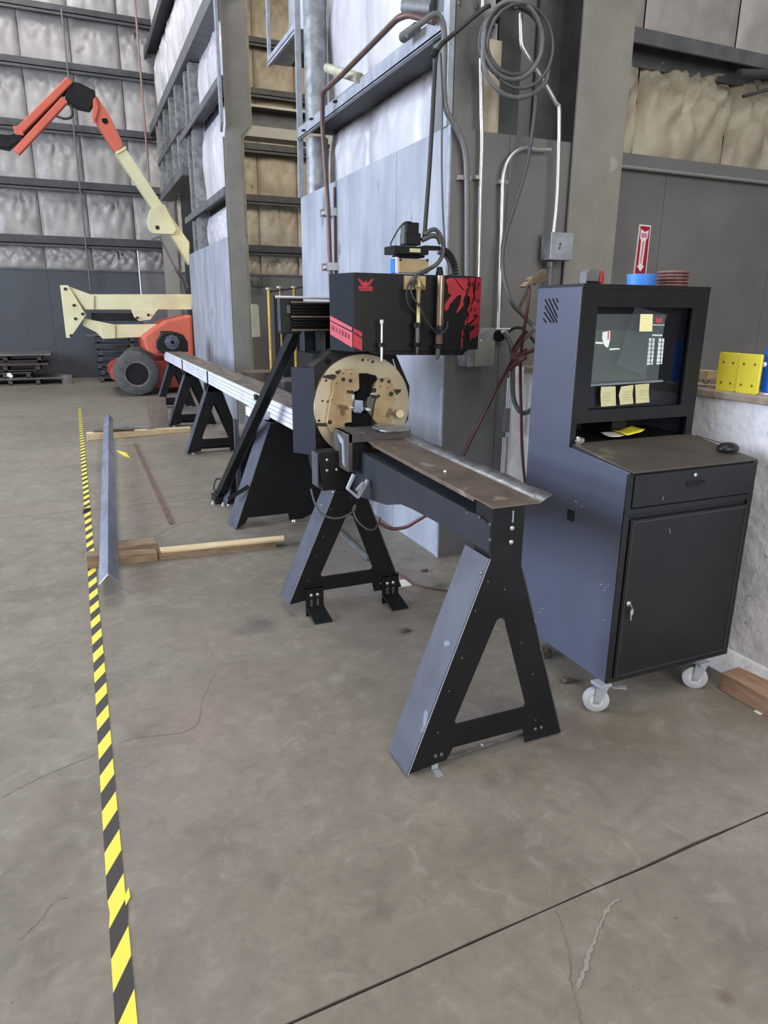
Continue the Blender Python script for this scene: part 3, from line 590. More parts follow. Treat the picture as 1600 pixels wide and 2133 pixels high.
pipe('power_cord', 'black cord arching behind the outlet box to the cabinet', 'rubber', [at(1056, 696, 3.74), at(1070, 684, 3.7), at(1088, 684, 3.6), at(1104, 700, 3.4), at(1120, 720, 3.2)], 0.009, 'cable', sm=True)
pipe('control_cable', 'long grey cable curving down the end wall to the cabinet top', 'cable_grey', [at(1118, 185, 3.70), at(1112, 250, 3.7), at(1098, 340, 3.72), at(1075, 420, 3.74), at(1056, 480, 3.75), at(1047, 530, 3.74), at(1050, 580, 3.7), at(1066, 630, 3.6), at(1088, 655, 3.4), at(1112, 680, 3.15), at(1130, 700, 3.0)], 0.0115, 'cable', sm=True)
# cable coil
ck = thing('cable_coil', 'large coil of grey black cable hung high on the end wall', 'cable', tuple(at(1068, 205, 3.7)))
for k, (cx0, cy0, rx, ry, yy) in enumerate(((1068, 84, 62, 82, 3.66), (1072, 80, 60, 76, 3.69), (1066, 88, 66, 74, 3.72), (1084, 96, 68, 88, 3.64))):
    L = [at(cx0+rx*math.cos(a), cy0+ry*math.sin(a), yy+0.015*math.sin(2*a+k)) for a in [2*math.pi*i/14 for i in range(14)]]
    obj('loop', tube(nb(), L, 0.0125 if k < 3 else 0.009, 8, 5, True), 'cable_grey' if k % 2 else 'flex', ck, sm=60)
obj('loop', tube(nb(), [at(1010, 60, 3.66), at(1006, 120, 3.65), at(1016, 160, 3.64), at(1040, 190, 3.63), at(1070, 203, 3.63), at(1098, 200, 3.64), at(1124, 185, 3.66), at(1138, 168, 3.68), at(1142, 140, 3.7)], 0.013, 8, 5), 'flex', ck, sm=60)
bm = nb(); cyl(bm, at(1075, 12, 3.64), at(1075, 12, 4.3), 0.012); obj('hook', bm, 'bolt_dark', ck, sm=50)
tail = [at(1020, 12, 3.66), at(1005, 20, 3.66), at(975, 45, 3.7), at(940, 75, 3.72), at(917, 96, 3.7), at(908, 120, 3.68), at(904, 180, 3.66), at(900, 260, 3.64), at(894, 360, 3.6), at(888, 440, 3.56), at(884, 492, 3.52)]
pipe('feed_cable', 'black feed cable dropping from the coil to the laser head motor', 'rubber', tail, 0.012, 'cable', sm=True)
pipe('feed_cable', 'thin grey wire hanging down the corner trim of the end wall', 'cable_grey', [at(918, 110, 3.72), at(921, 200, 3.78), at(920, 330, 3.78), at(922, 430, 3.78), at(927, 520, 3.7)], 0.006, 'cable', sm=True)
pipe('cable_tie', 'small black cable clip on the corner post', 'black', [at(902, 118, 3.6), at(908, 104, 3.6)], 0.015, 'clip')
# hoses by the cabinet
pipe('air_hose', 'long dark red air hose slanting from the hose tangle down to the tray', 'hose_red', [at(1098, 728, 3.45), at(1072, 745, 3.5), at(1055, 775, 3.6), at(1030, 820, 3.7), at(1000, 880, 3.75), at(972, 935, 3.76), at(950, 985, 3.76), at(925, 1040, 3.7)], 0.0105, 'hose', sm=True)
pipe('air_hose', 'red air hose hanging straight down the low concrete wall', 'hose_red', [at(1103, 600, 3.2), at(1098, 650, 3.2), at(1088, 710, 3.25), at(1084, 780, 3.3), at(1086, 860, 3.3), at(1088, 940, 3.3), at(1096, 1030, 3.25)], 0.009, 'hose', sm=True)
pipe('air_hose', 'dark red hose loops tangled beside the cabinet', 'hose_red', [at(1115, 728, 3.1), at(1096, 736, 3.2), at(1078, 748, 3.3), at(1064, 770, 3.35), at(1078, 755, 3.2), at(1094, 745, 3.15), at(1072, 748, 3.3), at(1068, 735, 3.4), at(1080, 712, 3.35), at(1096, 690, 3.3)], 0.012, 'hose', sm=True)
pipe('copper_tube', 'bent pale metal strip leaning behind the cabinet', 'steel_tube', [at(1108, 585, 3.2), at(1096, 612, 3.25), at(1080, 645, 3.3)], 0.010, 'tube')
pipe('copper_tube', 'pale tube curving from the cabinet back into the hose tangle', 'steel_tube', [at(1116, 682, 3.1), at(1100, 700, 3.2), at(1082, 720, 3.3), at(1070, 742, 3.35)], 0.011, 'tube', sm=True)
bm = nb(); bar(bm, at(1090, 598, 3.2), at(1106, 578, 3.2), 0.05, 0.012); bar(bm, at(1098, 590, 3.2), at(1135, 566, 3.2), 0.035, 0.03); bar(bm, at(1112, 590, 3.2), at(1140, 578, 3.2), 0.02, 0.02)
tag(obj('clamp', bm, 'steel_tube'), 'metal hand clamp hanging behind the cabinet top left corner', 'tool')
# conduits standing on the low wall face behind the cabinet
for px, lb in ((1049, 'left one of two thin vertical conduits low on the end wall'), (1059, 'right one of two thin vertical conduits low on the end wall')):
    q = at(px, 920, 3.745); pipe('conduit', lb, 'conduit', [V(q.x, 3.745, 0.0), V(q.x, 3.745, q.z+.03)], 0.011, 'conduit')
q = at(1054, 880, 3.735); pipe('conduit', 'thick grey conduit sleeve above the two thin conduits', 'flex', [V(q.x, 3.735, q.z-.06), V(q.x, 3.735, q.z+.09)], 0.026, 'conduit')
q = at(1058, 820, 3.745); pipe('conduit', 'short bright conduit rising from the grey sleeve to the hose tangle', 'conduit', [V(q.x, 3.745, q.z-.12), V(q.x, 3.745, q.z+.10)], 0.011, 'conduit')

# ================= TUBE LASER MACHINE =================
def stand_parts(t, xc, y, zs=1.0, zoff=0.0, depth=0.16, holes=True, rear=False, top=0.79, plate='black'):
    S = lambda x, z: (xc+x, zoff+z*zs)
    outer = [S(-.3285, .013), S(-.19, .03), S(-.175, .03), S(-.15, .075), S(.153, .075), S(.165, .012), S(.3285, .012), S(.0925, .737), S(.0925, top), S(-.0355, top), S(-.0355, .781)]
    ap = [S(-.1465, .185), S(-.14, .168), S(.145, .168), S(.1535, .185), S(.046, .522), S(.042, .538), S(.032, .549), S(.018, .554), S(.006, .548), S(-.002, .532)]
    obj('stand_plate', prism(nb(), [outer, ap], 'xz', y, y+0.008), plate, t, 0.0015)
    # bent flanges along both slanted edges
    for sx, (xa, za), (xb, zb) in ((-1, (-.3285, .013), (-.0355, .781)), (1, (.3285, .012), (.0925, .737))):
        d = Vector((xb-xa, 0, (zb-za)*zs)).normalized(); nrm = Vector((d.z, 0, -d.x))*0.006*(-1 if sx < 0 else 1)
        a = Vector((xc+xa, y, zoff+za*zs)); b = Vector((xc+xb, y, zoff+zb*zs)); e = Vector((0, depth, 0)); lift = Vector((-0.055 if sx < 0 else 0, 0, 0.03 if sx < 0 else 0))*0
        hexa_pts = [a, a+e, a+e+nrm, a+nrm, b, b+e, b+e+nrm, b+nrm]
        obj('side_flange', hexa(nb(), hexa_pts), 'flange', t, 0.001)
    a = Vector((xc-.3285, y-.001, zoff+.013*zs)); b = Vector((xc-.0355, y-.001, zoff+.781*zs)); obj('worn_edge_highlight', bar(nb(), a, b, .003, .0025, (0, 1, 0)), 'chip', t)  # pale strip: edge wear together with its highlight, put into the colour
    if rear: bx('rear_foot_bar', 'black', t, xc-.30, xc+.30, y+depth-0.012, y+depth-0.004, zoff+0.03*zs, zoff+0.12*zs)
    if rear: obj('rear_leg_plate', prism(nb(), [[S(-.30, .03), S(-.22, .03), S(0.0, .6), S(.22, .03), S(.30, .03), S(.08, .72), S(-.04, .72)]], 'xz', y+depth-0.012, y+depth-0.004), plate, t)
    if holes:
        for (x, z) in ((-.222, .062), (-.198, .062), (.205, .062), (.232, .062)): bolt(t, (xc+x, y, zoff+z*zs), (0, -1, 0), 0.0075, 'bolt_dark')
        for (x, z) in ((-.04, .70), (-.085, .60), (-.13, .43), (-.175, .31), (-.215, .155), (.205, .10), (.175, .30), (.115, .44), (.03, .66)): bolt(t, (xc+x, y, zoff+z*zs), (0, -1, 0), 0.0035, 'bolt_dark', 'rivet', 0.002)
# ---- outfeed support in front of the chuck
of = thing('outfeed_support', 'black outfeed beam with brown tray on two A-shaped stands beside the cabinet', 'machine', (1.24, 2.5, 0))
s1 = obj('front_stand', box(nb(), 1.213, 1.332, 1.872, 1.98, 0.735, 0.953), 'black', of, 0.003)
stand_parts(s1, 1.2425, 1.862, top=.957)
for (px, py) in ((1066, 1100), (1064, 1129)): bolt(s1, at(px, py, 1.862), (0, -1, 0), 0.009)
b_ = at(1068, 1070, 1.862); bm = nb(); box(bm, b_.x-0.003, b_.x+0.003, 1.858, 1.864, b_.z-0.03, b_.z+0.012); obj('slot', bm, 'galv', s1)
bm = nb(); box(bm, 1.010, 1.036, 1.825, 1.86, 0.0, 0.004); box(bm, 1.010, 1.036, 1.866, 1.872, 0, 0.05); obj('foot_tab', bm, 'galv', s1)
bm = nb(); bar(bm, (1.07, 1.90, 0.005), (1.50, 1.93, 0.005), 0.006, 0.006); obj('floor_rod', bm, 'tray_edge', s1)
bolt(s1, (1.24, 1.90, 0.022), (0, -1, 0), 0.006)
for (px, py, r) in ((1003, 1193, .008), (898, 1460, .009)): bolt(s1, atx(px, py, 1.15) if r == .008 else atx(px, py, 1.02), (-1, 0, 0.4), r, 'bolt_dark')
# rear stand of the outfeed
s2 = obj('rear_stand', prism(nb(), [(1.075, .70), (1.385, .70), (1.385, .90), (1.055, .90)], 'xz', 3.24, 3.34), 'black', of, 0.003)
stand_parts(s2, 1.222, 3.3, 0.86, 0.065)
for px, py in ((681, 958), (681, 980), (701, 978), (694, 1025), (761, 982), (763, 995)): bolt(s2, at(px, py, 3.24), (0, -1, 0), 0.008, 'chrome')
for xf in (1.03, 1.475):
    bm = nb(); box(bm, xf-0.045, xf+0.055, 3.285, 3.295, 0.0, 0.165); box(bm, xf-0.045, xf+0.055, 3.285, 3.30, 0.155, 0.168)
    hexa(bm, [V(xf-0.045, 3.29, 0.045), V(xf+0.055, 3.29, 0.045), V(xf+0.065, 3.17, 0.0), V(xf-0.035, 3.17, 0.0), V(xf-0.045, 3.29, 0.052), V(xf+0.055, 3.29, 0.052), V(xf+0.065, 3.17, 0.008), V(xf-0.035, 3.17, 0.008)])
    ft = obj('foot_bracket', bm, 'black', of, 0.002)
    for dx in (-0.015, 0.02): bolt(ft, (xf+dx, 3.285, 0.118), (0, -1, 0), 0.010); bx('slot', 'cable_grey', ft, xf+dx-0.006, xf+dx+0.006, 3.281, 3.286, 0.055, 0.095)
    bx('slot', 'black_matte', ft, xf-0.02, xf+0.045, 3.19, 3.20, 0.012, 0.016)
# beam
L3 = [(1.229, 1.875), (1.295, 3.12)]
def bp(x, y, z): return V(x, y, z)
bm = prism(nb(), [(1.98, .802), (2.5, .785), (2.62, .775), (2.78, .73), (3.24, .665), (3.24, .915), (1.98, .905)], 'yz', 1.212, 1.332)
for v in bm.verts: v.co.x += (v.co.y-1.98)*0.018 + (0.035*(v.co.y-1.98) if v.co.x > 1.3 else 0)
obj('beam', bm, 'beam', of, 0.002)
obj('beam_end_plate', prism(nb(), [(1.87, .80), (2.05, .80), (2.05, .905), (1.95, .912), (1.87, .895)], 'yz', 1.206, 1.212), 'beam', of)
for px, py in ((1022, 1092), (1022, 1124), (975, 1070), (1000, 1078)): q = atx(px, py, 1.206); bolt(of, q, (-1, 0, 0), 0.006, 'bolt_dark')
# tray with a raised right lip
A0, A1, B0, B1 = V(1.196, 1.845, .962), V(1.385, 1.845, .962), V(1.262, 3.14, .965), V(1.455, 3.14, .965)
bm = nb(); hexa(bm, [A0, A1, B1, B0, A0+V(0, 0, .006), A1+V(0, 0, .006), B1+V(0, 0, .006), B0+V(0, 0, .006)])
hexa(bm, [V(1.216, 2.0, .945), V(1.224, 2.0, .945), V(1.29, 3.1, .945), V(1.28, 3.1, .945), V(1.216, 2.0, .962), V(1.224, 2.0, .962), V(1.29, 3.1, .965), V(1.28, 3.1, .965)])
obj('tray', bm, 'tray', of, 0.001)
bm = nb(); n_ = 18; g0 = []; g1 = []
for i in range(n_+1):
    f_ = i/n_; base = A1.lerp(B1, f_); j = 0.003*math.sin(i*2.1)*(1-f_) + 0.0015*math.sin(i*5.3)
    g0.append(bm.verts.new(base+V(-0.004, 0, .005))); g1.append(bm.verts.new(base+V(0.058+j*0.6, 0.02, .022+j)))
for i in range(n_): bm.faces.new((g0[i], g0[i+1], g1[i+1], g1[i]))
o = obj('tray_lip', bm, 'tray_edge', of, sm=30); md = o.modifiers.new('s', 'SOLIDIFY'); md.thickness = 0.004
bolt(of, atz(927, 983, .97), (0, 0, 1), 0.006, 'white', 'weld_spatter')
# end block in front of the chuck
bm = nb(); box(bm, 1.165, 1.50, 3.10, 3.30, .965, 1.008); box(bm, 1.162, 1.185, 3.10, 3.31, .82, 1.008); hexa(bm, [V(1.33, 3.10, .938), V(1.50, 3.10, .932), V(1.50, 3.28, .932), V(1.33, 3.28, .938), V(1.33, 3.10, .966), V(1.50, 3.10, .966), V(1.50, 3.28, .966), V(1.33, 3.28, .966)])
eb = obj('end_block', bm, 'steel_dirty', of, 0.002)
bx('inner_block', 'black', eb, 1.187, 1.30, 3.13, 3.29, .83, .962, bev=0.003)
obj('cut_scrap', prism(nb(), [(1.33, 3.10), (1.345, 3.06), (1.47, 3.06), (1.50, 3.10), (1.50, 3.2), (1.33, 3.2)], 'xy', 1.014, 1.022), 'tray_edge', eb)
obj('side_tongue', prism(nb(), [(3.24, .99), (3.20, .955), (3.17, .95), (3.165, .86), (3.14, .84), (3.155, .97), (3.2, .985)], 'yz', 1.155, 1.163), 'galv', eb)
# hanging hook / clamp under the block
bm = nb(); f3 = lambda px, py: at(px, py, 2.98)
bar(bm, f3(737, 988), f3(724, 1018), 0.012, 0.02, (0, 1, 0)); bar(bm, f3(724, 1018), f3(745, 1036), 0.012, 0.03, (0, 1, 0)); bar(bm, f3(745, 1036), f3(766, 1000), 0.012, 0.02, (0, 1, 0)); bar(bm, f3(742, 1022), f3(757, 1005), 0.01, 0.012, (0, 1, 0))
obj('hanging_bracket', bm, 'galv', of)
pipe('sensor_cable', 'thin grey cable looping across the rear A-stand of the outfeed', 'cable_grey', [at(648, 1018, 3.22), at(655, 1045, 3.2), at(668, 1068, 3.18), at(690, 1079, 3.16), at(712, 1078, 3.16), at(735, 1066, 3.17), at(741, 1052, 3.2), at(736, 1062, 3.24), at(745, 1085, 3.22), at(765, 1102, 3.2), at(780, 1102, 3.2), at(791, 1085, 3.25), at(792, 1078, 3.4)], 0.005, 'cable', sm=True)
pipe('air_hose', 'dark red hose drooping behind the outfeed beam', 'hose_red', [at(790, 1090, 3.9), at(815, 1101, 3.85), at(845, 1098, 3.8), at(868, 1085, 3.75), at(890, 1072, 3.7)], 0.011, 'hose', sm=True)
pipe('floor_cable', 'thin cable on the floor running from the rear stand foot', 'hose_red', [atz(818, 1186, 0.012), atz(842, 1203, .008), atz(862, 1216, .006), atz(900, 1226, .006), atz(960, 1234, .006)], 0.004, 'cable', sm=True)

# ---- the laser machine itself
tm = thing('tube_laser_machine', 'long black tube laser machine with round chuck, red marked head and white rail', 'machine', (1.42, 5.0, 0))
# rail: aluminium extrusion, bars proud of dark grooves
rail = obj('rail_core', box(nb(), 1.325, 1.57, 3.80, 12.25, .795, .925), 'groove', tm)
for z0, z1 in ((.790, .822), (.826, .858), (.862, .892), (.897, .930)):
    bm = nb(); box(bm, 1.312, 1.326, 4.05, 12.2, z0, z1); obj('rail_bar', bm, 'alu', rail, 0.002)
bx('rail_top', 'rail_top', rail, 1.325, 1.57, 3.9, 12.25, .925, .935)
for y in (9.95, 7.95, 12.1): bx('rail_clip', 'black', rail, 1.304, 1.314, y-0.02, y+0.02, .79, .93)
bx('limit_switch', 'black', rail, 1.29, 1.315, 5.55, 5.63, .88, .925)
bm = nb(); box(bm, 1.20, 1.312, 5.22, 5.55, .77, .84); box(bm, 1.24, 1.30, 5.3, 5.5, .84, .855); obj('rail_bracket', bm, 'alu', rail, 0.004, label='white bracket block')
for k, (xc, y) in enumerate(((1.355, 7.95), (1.405, 10.02), (1.44, 12.1))):
    s = bx('rail_stand', 'black', tm, xc-.07, xc+.09, y, y+.14, .70, .792)
    stand_parts(s, xc, y, 1.0, 0.0, 0.14, holes=False, rear=True)
    for dx in (-.25, .25):
        bm = nb(); cyl(bm, (xc+dx, y+0.03, 0), (xc+dx, y+0.03, .02), 0.028, n=10); obj('levelling_foot', bm, 'chrome', s, sm=40)
# tower stand with solid plate
tw = obj('tower_stand', prism(nb(), [(.955, .0), (1.03, .045), (1.05, .085), (1.36, .085), (1.37, .03), (1.47, .03), (1.62, .085), (1.80, .085), (1.82, .03), (1.93, .0), (1.64, .79), (1.25, .79)], 'xz', 4.95, 4.96), 'black', tm, 0.002)
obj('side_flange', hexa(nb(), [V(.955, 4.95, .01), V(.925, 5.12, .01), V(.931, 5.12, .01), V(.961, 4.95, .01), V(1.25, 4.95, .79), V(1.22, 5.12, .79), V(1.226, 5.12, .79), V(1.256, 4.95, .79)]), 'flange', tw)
obj('rear_plate', prism(nb(), [(1.02, .02), (1.14, .02), (1.32, .5), (1.5, .5), (1.72, .02), (1.84, .02), (1.62, .79), (1.28, .79)], 'xz', 5.62, 5.63), 'black', tw)
obj('side_flange', hexa(nb(), [V(1.02, 5.62, .02), V(1.00, 5.74, .02), V(1.006, 5.74, .02), V(1.026, 5.62, .02), V(1.28, 5.62, .79), V(1.26, 5.74, .79), V(1.266, 5.74, .79), V(1.286, 5.62, .79)]), 'flange', tw)
bx('lit_side_strip', 'flange', s2, 1.05, 1.056, 3.245, 3.335, .72, .895); bx('hose_post', 'flange', tw, 1.075, 1.11, 5.42, 5.45, .05, .76)  # thin strip gives the black block's left side its bluish light as colour
bm = nb(); bar(bm, (0.93, 5.05, .22), (1.06, 4.93, .33), 0.012, 0.03); obj('strap', bm, 'black_matte', tw)
for x, y in ((.97, 5.04), (1.42, 5.0), (1.86, 5.0), (1.04, 5.66), (.99, 5.78)):
    bm = nb(); cyl(bm, (x, y, 0), (x, y, .035), 0.022, 0.012, 10); obj('levelling_foot', bm, 'chrome', tw, sm=40)
# back-stay
bm = nb(); P0, P1 = V(.985, 5.82, .03), V(1.275, 4.22, 1.52); bar(bm, P0, P1, 0.07, 0.06, (1, 0, 0)); br_ = obj('back_stay', bm, 'black', tm, 0.004)
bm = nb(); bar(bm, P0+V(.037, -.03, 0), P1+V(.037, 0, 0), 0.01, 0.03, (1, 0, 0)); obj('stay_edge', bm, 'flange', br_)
bx('stay_foot', 'black', br_, .94, 1.06, 5.72, 5.90, .0, .06, bev=0.005)
obj('foot_hose', tube(nb(), [V(.985, 5.75, .05), V(.955, 5.77, .09), V(.95, 5.79, .15), V(.975, 5.80, .20), V(1.01, 5.79, .20)], 0.008), 'rubber', br_, sm=50)
for x, y in ((.93, 5.74), (1.0, 5.66), (1.05, 5.70)): bm = nb(); cyl(bm, (x, y, 0), (x, y, .03), 0.02, 0.01, 8); obj('bolt', bm, 'chrome', br_, sm=40)
# mast and bellows
Y9 = 3.92
a_, b_ = at(588, 632, Y9), at(612, 700, Y9)
ms = bx('mast', 'black', tm, 1.07, 1.19, Y9, Y9+0.07, 1.455, 1.66, bev=0.004)
bx('mast_edge', 'flange', ms, 1.062, 1.07, Y9, Y9+0.03, 1.47, 1.65); bx('sensor', 'edge_cream', ms, at(597, 0, Y9-0.01).x+0.002, at(606, 0, Y9-.01).x, Y9-0.015, Y9, 1.52, 1.565); bx('sensor', 'cable_grey', ms, 1.105, 1.125, Y9-0.015, Y9, 1.568, 1.61)
bw = obj('bellows', box(nb(), 1.13, 1.45, Y9-0.02, Y9+0.2, 1.475, 1.63), 'black_matte', tm)
for i in range(9):
    z = 1.485+i*0.0165; bx('fold', 'black', bw, 1.13, 1.45, Y9-0.035 if i % 2 else Y9-0.022, Y9+0.2, z-0.003, z+0.003)
for z in (1.475, 1.548, 1.626): bm = nb(); cyl(bm, (1.125, Y9-0.03, z), (1.46, Y9-0.03, z), 0.006, n=8); obj('bellows_rod', bm, 'steel_tube', bw, sm=40)
bm = nb(); cyl(bm, (1.045, Y9, 1.655), (1.48, Y9, 1.65), 0.007, n=8); obj('top_rod', bm, 'alu', ms, sm=40)
obj('column_tube', box(nb(), 1.275, 1.335, 4.15, 4.25, .93, 1.52), 'beam', tm, 0.004)
bx('rear_housing', 'black', tm, 1.34, 1.60, 3.95, 4.3, 1.32, 1.48, bev=0.004); bx('carriage_post', 'black', tm, 1.34, 1.40, 4.1, 4.3, .93, 1.32)
# chuck housing
YC = 3.5
oct_ = [(1.12, .80), (1.12, 1.295), (1.127, 1.305), (1.215, 1.378), (1.26, 1.392), (1.56, 1.385), (1.597, 1.352), (1.681, 1.181), (1.676, 1.0), (1.61, .90), (1.55, .80), (1.40, .74), (1.13, .74)]
circ = lambda cx, cz, r, n=40, ph=0: [(cx+r*math.cos(6.2831853*i/n+ph), cz+r*math.sin(6.2831853*i/n+ph)) for i in range(n)]
ch = obj('chuck_housing', prism(nb(), [oct_, circ(1.392, 1.085, .15)], 'xz', YC, YC+0.12), 'black', tm, 0.003)
obj('guard_panel', prism(nb(), [(1.118, 3.47), (1.125, 3.60), (1.036, 3.615), (1.030, 3.60)], 'xy', .835, 1.295), 'guard', ch, 0.002)
bx('rear_body', 'black', ch, 1.16, 1.62, YC+.12, YC+.4, 1.25, 1.36); bx('rear_body', 'black', ch, 1.18, 1.62, YC+.12, YC+.4, .80, .92)
for px, py in ((683, 753), (655, 908)): bolt(ch, at(px, py, YC), (0, -1, 0), 0.018, 'black_matte', 'hole', 0.003)
for px, py, dx, dz in ((821, 759, .01, .03), (840, 800, .008, .02)):
    q = at(px, py, YC-0.002); bm = nb(); bar(bm, q-V(dx, 0, -dz), q+V(dx, 0, -dz), 0.006, 0.01, (0, 1, 0)); obj('slot', bm, 'alu', ch)
dc = obj('chuck_disc', prism(nb(), [circ(1.388, 1.088, .276, 64), circ(1.392, 1.085, .13, 24)], 'xz', YC-0.03, YC-0.002), 'disc', ch, 0.003)
J = lambda L, Y=3.455: [(at(640+x/6.667, 730+y/6.667, Y).x, at(640+x/6.667, 730+y/6.667, Y).z) for x, y in L]
j1 = obj('jaw', prism(nb(), J([(350, 440), (500, 265), (640, 262), (700, 330), (708, 520), (680, 560), (560, 560), (640, 612), (600, 790), (600, 990), (520, 1000), (420, 1095), (330, 1130), (262, 1000), (290, 780), (345, 560)]), 'xz', 3.435, YC-0.03), 'jaw', ch, 0.002)
j2 = obj('jaw', prism(nb(), J([(885, 590), (905, 480), (970, 395), (1140, 385), (1185, 520), (1205, 640), (1190, 820), (1150, 1005), (960, 1010), (895, 950), (915, 780), (950, 640), (1000, 640), (985, 612)]), 'xz', 3.435, YC-0.03), 'jaw', ch, 0.002)
for L, m_, y0, y1 in (([(360, 330), (240, 350), (225, 375), (360, 408), (400, 385), (400, 340)], 'hole', 3.462, 3.471), ([(120, 1010), (270, 1010), (270, 1055), (140, 1050)], 'hole', 3.462, 3.471),
                      ([(560, 555), (650, 560), (640, 600), (560, 590)], 'hole', 3.425, 3.436), ([(890, 612), (990, 625), (990, 665), (930, 668), (905, 640)], 'hole', 3.425, 3.436),
                      ([(1200, 540), (1310, 545), (1290, 590), (1210, 585)], 'hole', 3.462, 3.471), ([(400, 290), (470, 270), (440, 330), (400, 325)], 'hole', 3.462, 3.471)):
    obj('jaw_slot', prism(nb(), J(L, y0), 'xz', y0, y1), m_, ch)
for L, m_, y0, y1 in (([(745, 320), (840, 320), (960, 350), (975, 390), (900, 480), (885, 600), (825, 700), (680, 690), (690, 590), (735, 570), (735, 440), (700, 400)], 'black_matte', 3.45, 3.50),
                      ([(835, 665), (890, 620), (935, 690), (890, 920), (840, 850), (825, 740)], 'bolt_dark', 3.44, 3.50),
                      ([(590, 610), (665, 605), (668, 690), (655, 830), (590, 810)], 'bolt_dark', 3.45, 3.50),
                      ([(545, 850), (640, 830), (655, 870), (790, 885), (830, 840), (905, 930), (900, 1050), (540, 1060)], 'black_matte', 3.45, 3.50)):
    obj('inner_jaw', prism(nb(), J(L, y0), 'xz', y0, y1), m_, ch, 0.002)
for L in ([(810, 795), (880, 810), (880, 840), (820, 835)], [(585, 770), (640, 785), (640, 805), (590, 795)], [(620, 640), (645, 610), (655, 620), (640, 700)]):
    obj('roller', prism(nb(), J(L, 3.43), 'xz', 3.43, 3.45), 'alu', ch)
for x, y, r in ((500, 400, .011), (600, 418, .010), (312, 995, .012), (1035, 412, .010), (1133, 432, .009), (928, 552, .013), (1163, 603, .013)): q = J([(x, y)], 3.435)[0]; bolt(j1 if x < 700 else j2, (q[0], 3.436, q[1]), (0, -1, 0), r, 'hole', 'bolt')
for x, y in ((505, 315), (615, 325), (410, 460), (345, 685), (1015, 500), (1118, 518), (935, 485)): q = J([(x, y)], 3.435)[0]; bolt(j1 if x < 700 else j2, (q[0], 3.436, q[1]), (0, -1, 0), 0.004, 'hole', 'rivet', 0.002)
for x, y, r in ((262, 418, .007), (212, 700, .006), (285, 710, .006), (163, 975, .008), (770, 132, .008), (845, 132, .004), (910, 158, .008), (1245, 600, .007)): q = J([(x, y)], 3.47)[0]; bolt(dc, (q[0], 3.471, q[1]), (0, -1, 0), r, 'hole', 'rivet', 0.003)
bm = nb(); Jp = lambda x, y, Y=3.42: V(J([(x, y)], Y)[0][0], Y, J([(x, y)], Y)[0][1])
bar(bm, Jp(1120, 915), Jp(1165, 810), 0.014, 0.02, (0, 1, 0)); cyl(bm, Jp(1150, 870), Jp(1290, 880), 0.009, n=8); cyl(bm, Jp(1290, 880, 3.40), Jp(1290, 880, 3.46), 0.022, n=12); obj('clamp_valve', bm, 'steel_tube', ch, sm=40)
# cutting head cover
F0, F1 = 3.30, 3.50
plan = [(1.216, F1), (1.272, F0), (1.915, F0), (2.03, F0+0.07), (2.045, F0+0.10), (2.045, 3.78), (1.335, 3.78)]
hd = obj('head_cover', prism(nb(), plan, 'xy', 1.385, 1.762), 'cover', tm, 0.003)
# tapered right underside
obj('cover_skirt', prism(nb(), [(1.40, 1.386), (1.93, 1.386), (1.90, 1.358), (1.42, 1.368)], 'xz', F0+0.01, 3.7), 'black', hd)
n1 = Vector((F0-F1, -(1.272-1.216)))  # chamfer face direction helper
def oncover(s, z, e=0.0015):  # s: metres from the left cover edge along the faces
    l1 = math.hypot(1.272-1.216, F1-F0)
    if s <= l1: f_ = s/l1; return V(1.216+(1.272-1.216)*f_-e, F1+(F0-F1)*f_-e*0.3, z)
    return V(1.272+(s-l1), F0-e, z)
L1 = math.hypot(.056, .2)
obj('side_face', hexa(nb(), [oncover(0.001, 1.386, .001), oncover(L1-.002, 1.386, .001), oncover(L1-.002, 1.386, -.004), oncover(.001, 1.386, -.004), oncover(0.001, 1.761, .001), oncover(L1-.002, 1.761, .001), oncover(L1-.002, 1.761, -.004), oncover(.001, 1.761, -.004)]), 'cover_l', hd)
def decal(name, m, pts, e=0.002, par=None):
    bm = nb(); vs = [bm.verts.new(p) for p in pts]; bm.faces.new(vs)
    o = obj(name, bm, m, par or hd); md = o.modifiers.new('s', 'SOLIDIFY'); md.thickness = 0.0015; return o
def onplane(px, py):   # measured on whichever cover face the point lies on
    q = at(px, py, F0)
    if q.x >= 1.272: return V(q.x, F0-0.003, q.z)
    r = ray(px, py); # chamfer plane through (1.216,F1),(1.272,F0)
    nx, ny = (F1-F0), (1.272-1.216); c0 = nx*1.216+ny*F1; t_ = c0/(nx*r.x+ny*r.y); return CAM+r*t_+V(-.003, -.001, 0)
L5 = lambda x, y: (560+x/3.2, 540+y/3.2)
ed = lambda zz: None
for pts in ([(412, 375), (560, 455), (560, 478), (412, 405)], [(412, 412), (560, 490), (560, 590), (412, 500)]): decal('red_band', 'red', [onplane(*L5(*q)) for q in pts])
for pts in ([(567, 458), (620, 487), (620, 520), (567, 484)], [(567, 492), (620, 530), (620, 612), (567, 582)]): decal('red_band', 'red', [onplane(*L5(*q)) for q in pts])
for k in range(6):
    x0 = 420+k*21; y0 = 438+k*11; decal('band_lettering', 'red_dark', [onplane(*L5(x0, y0))+V(-.002, -.002, 0), onplane(*L5(x0+13, y0+7))+V(-.002, -.002, 0), onplane(*L5(x0+13, y0+38))+V(-.002, -.002, 0), onplane(*L5(x0, y0+31))+V(-.002, -.002, 0)])
for pts in ([(588, 128), (606, 132), (632, 158), (640, 140), (648, 146), (655, 158), (680, 134), (697, 127), (688, 150), (668, 162), (688, 160), (660, 176), (640, 180), (618, 176), (600, 160), (618, 162), (600, 150)], [(592, 180), (690, 180), (688, 212), (604, 212)]):
    decal('emblem', 'red', [onplane(*L5(*q)) for q in pts])
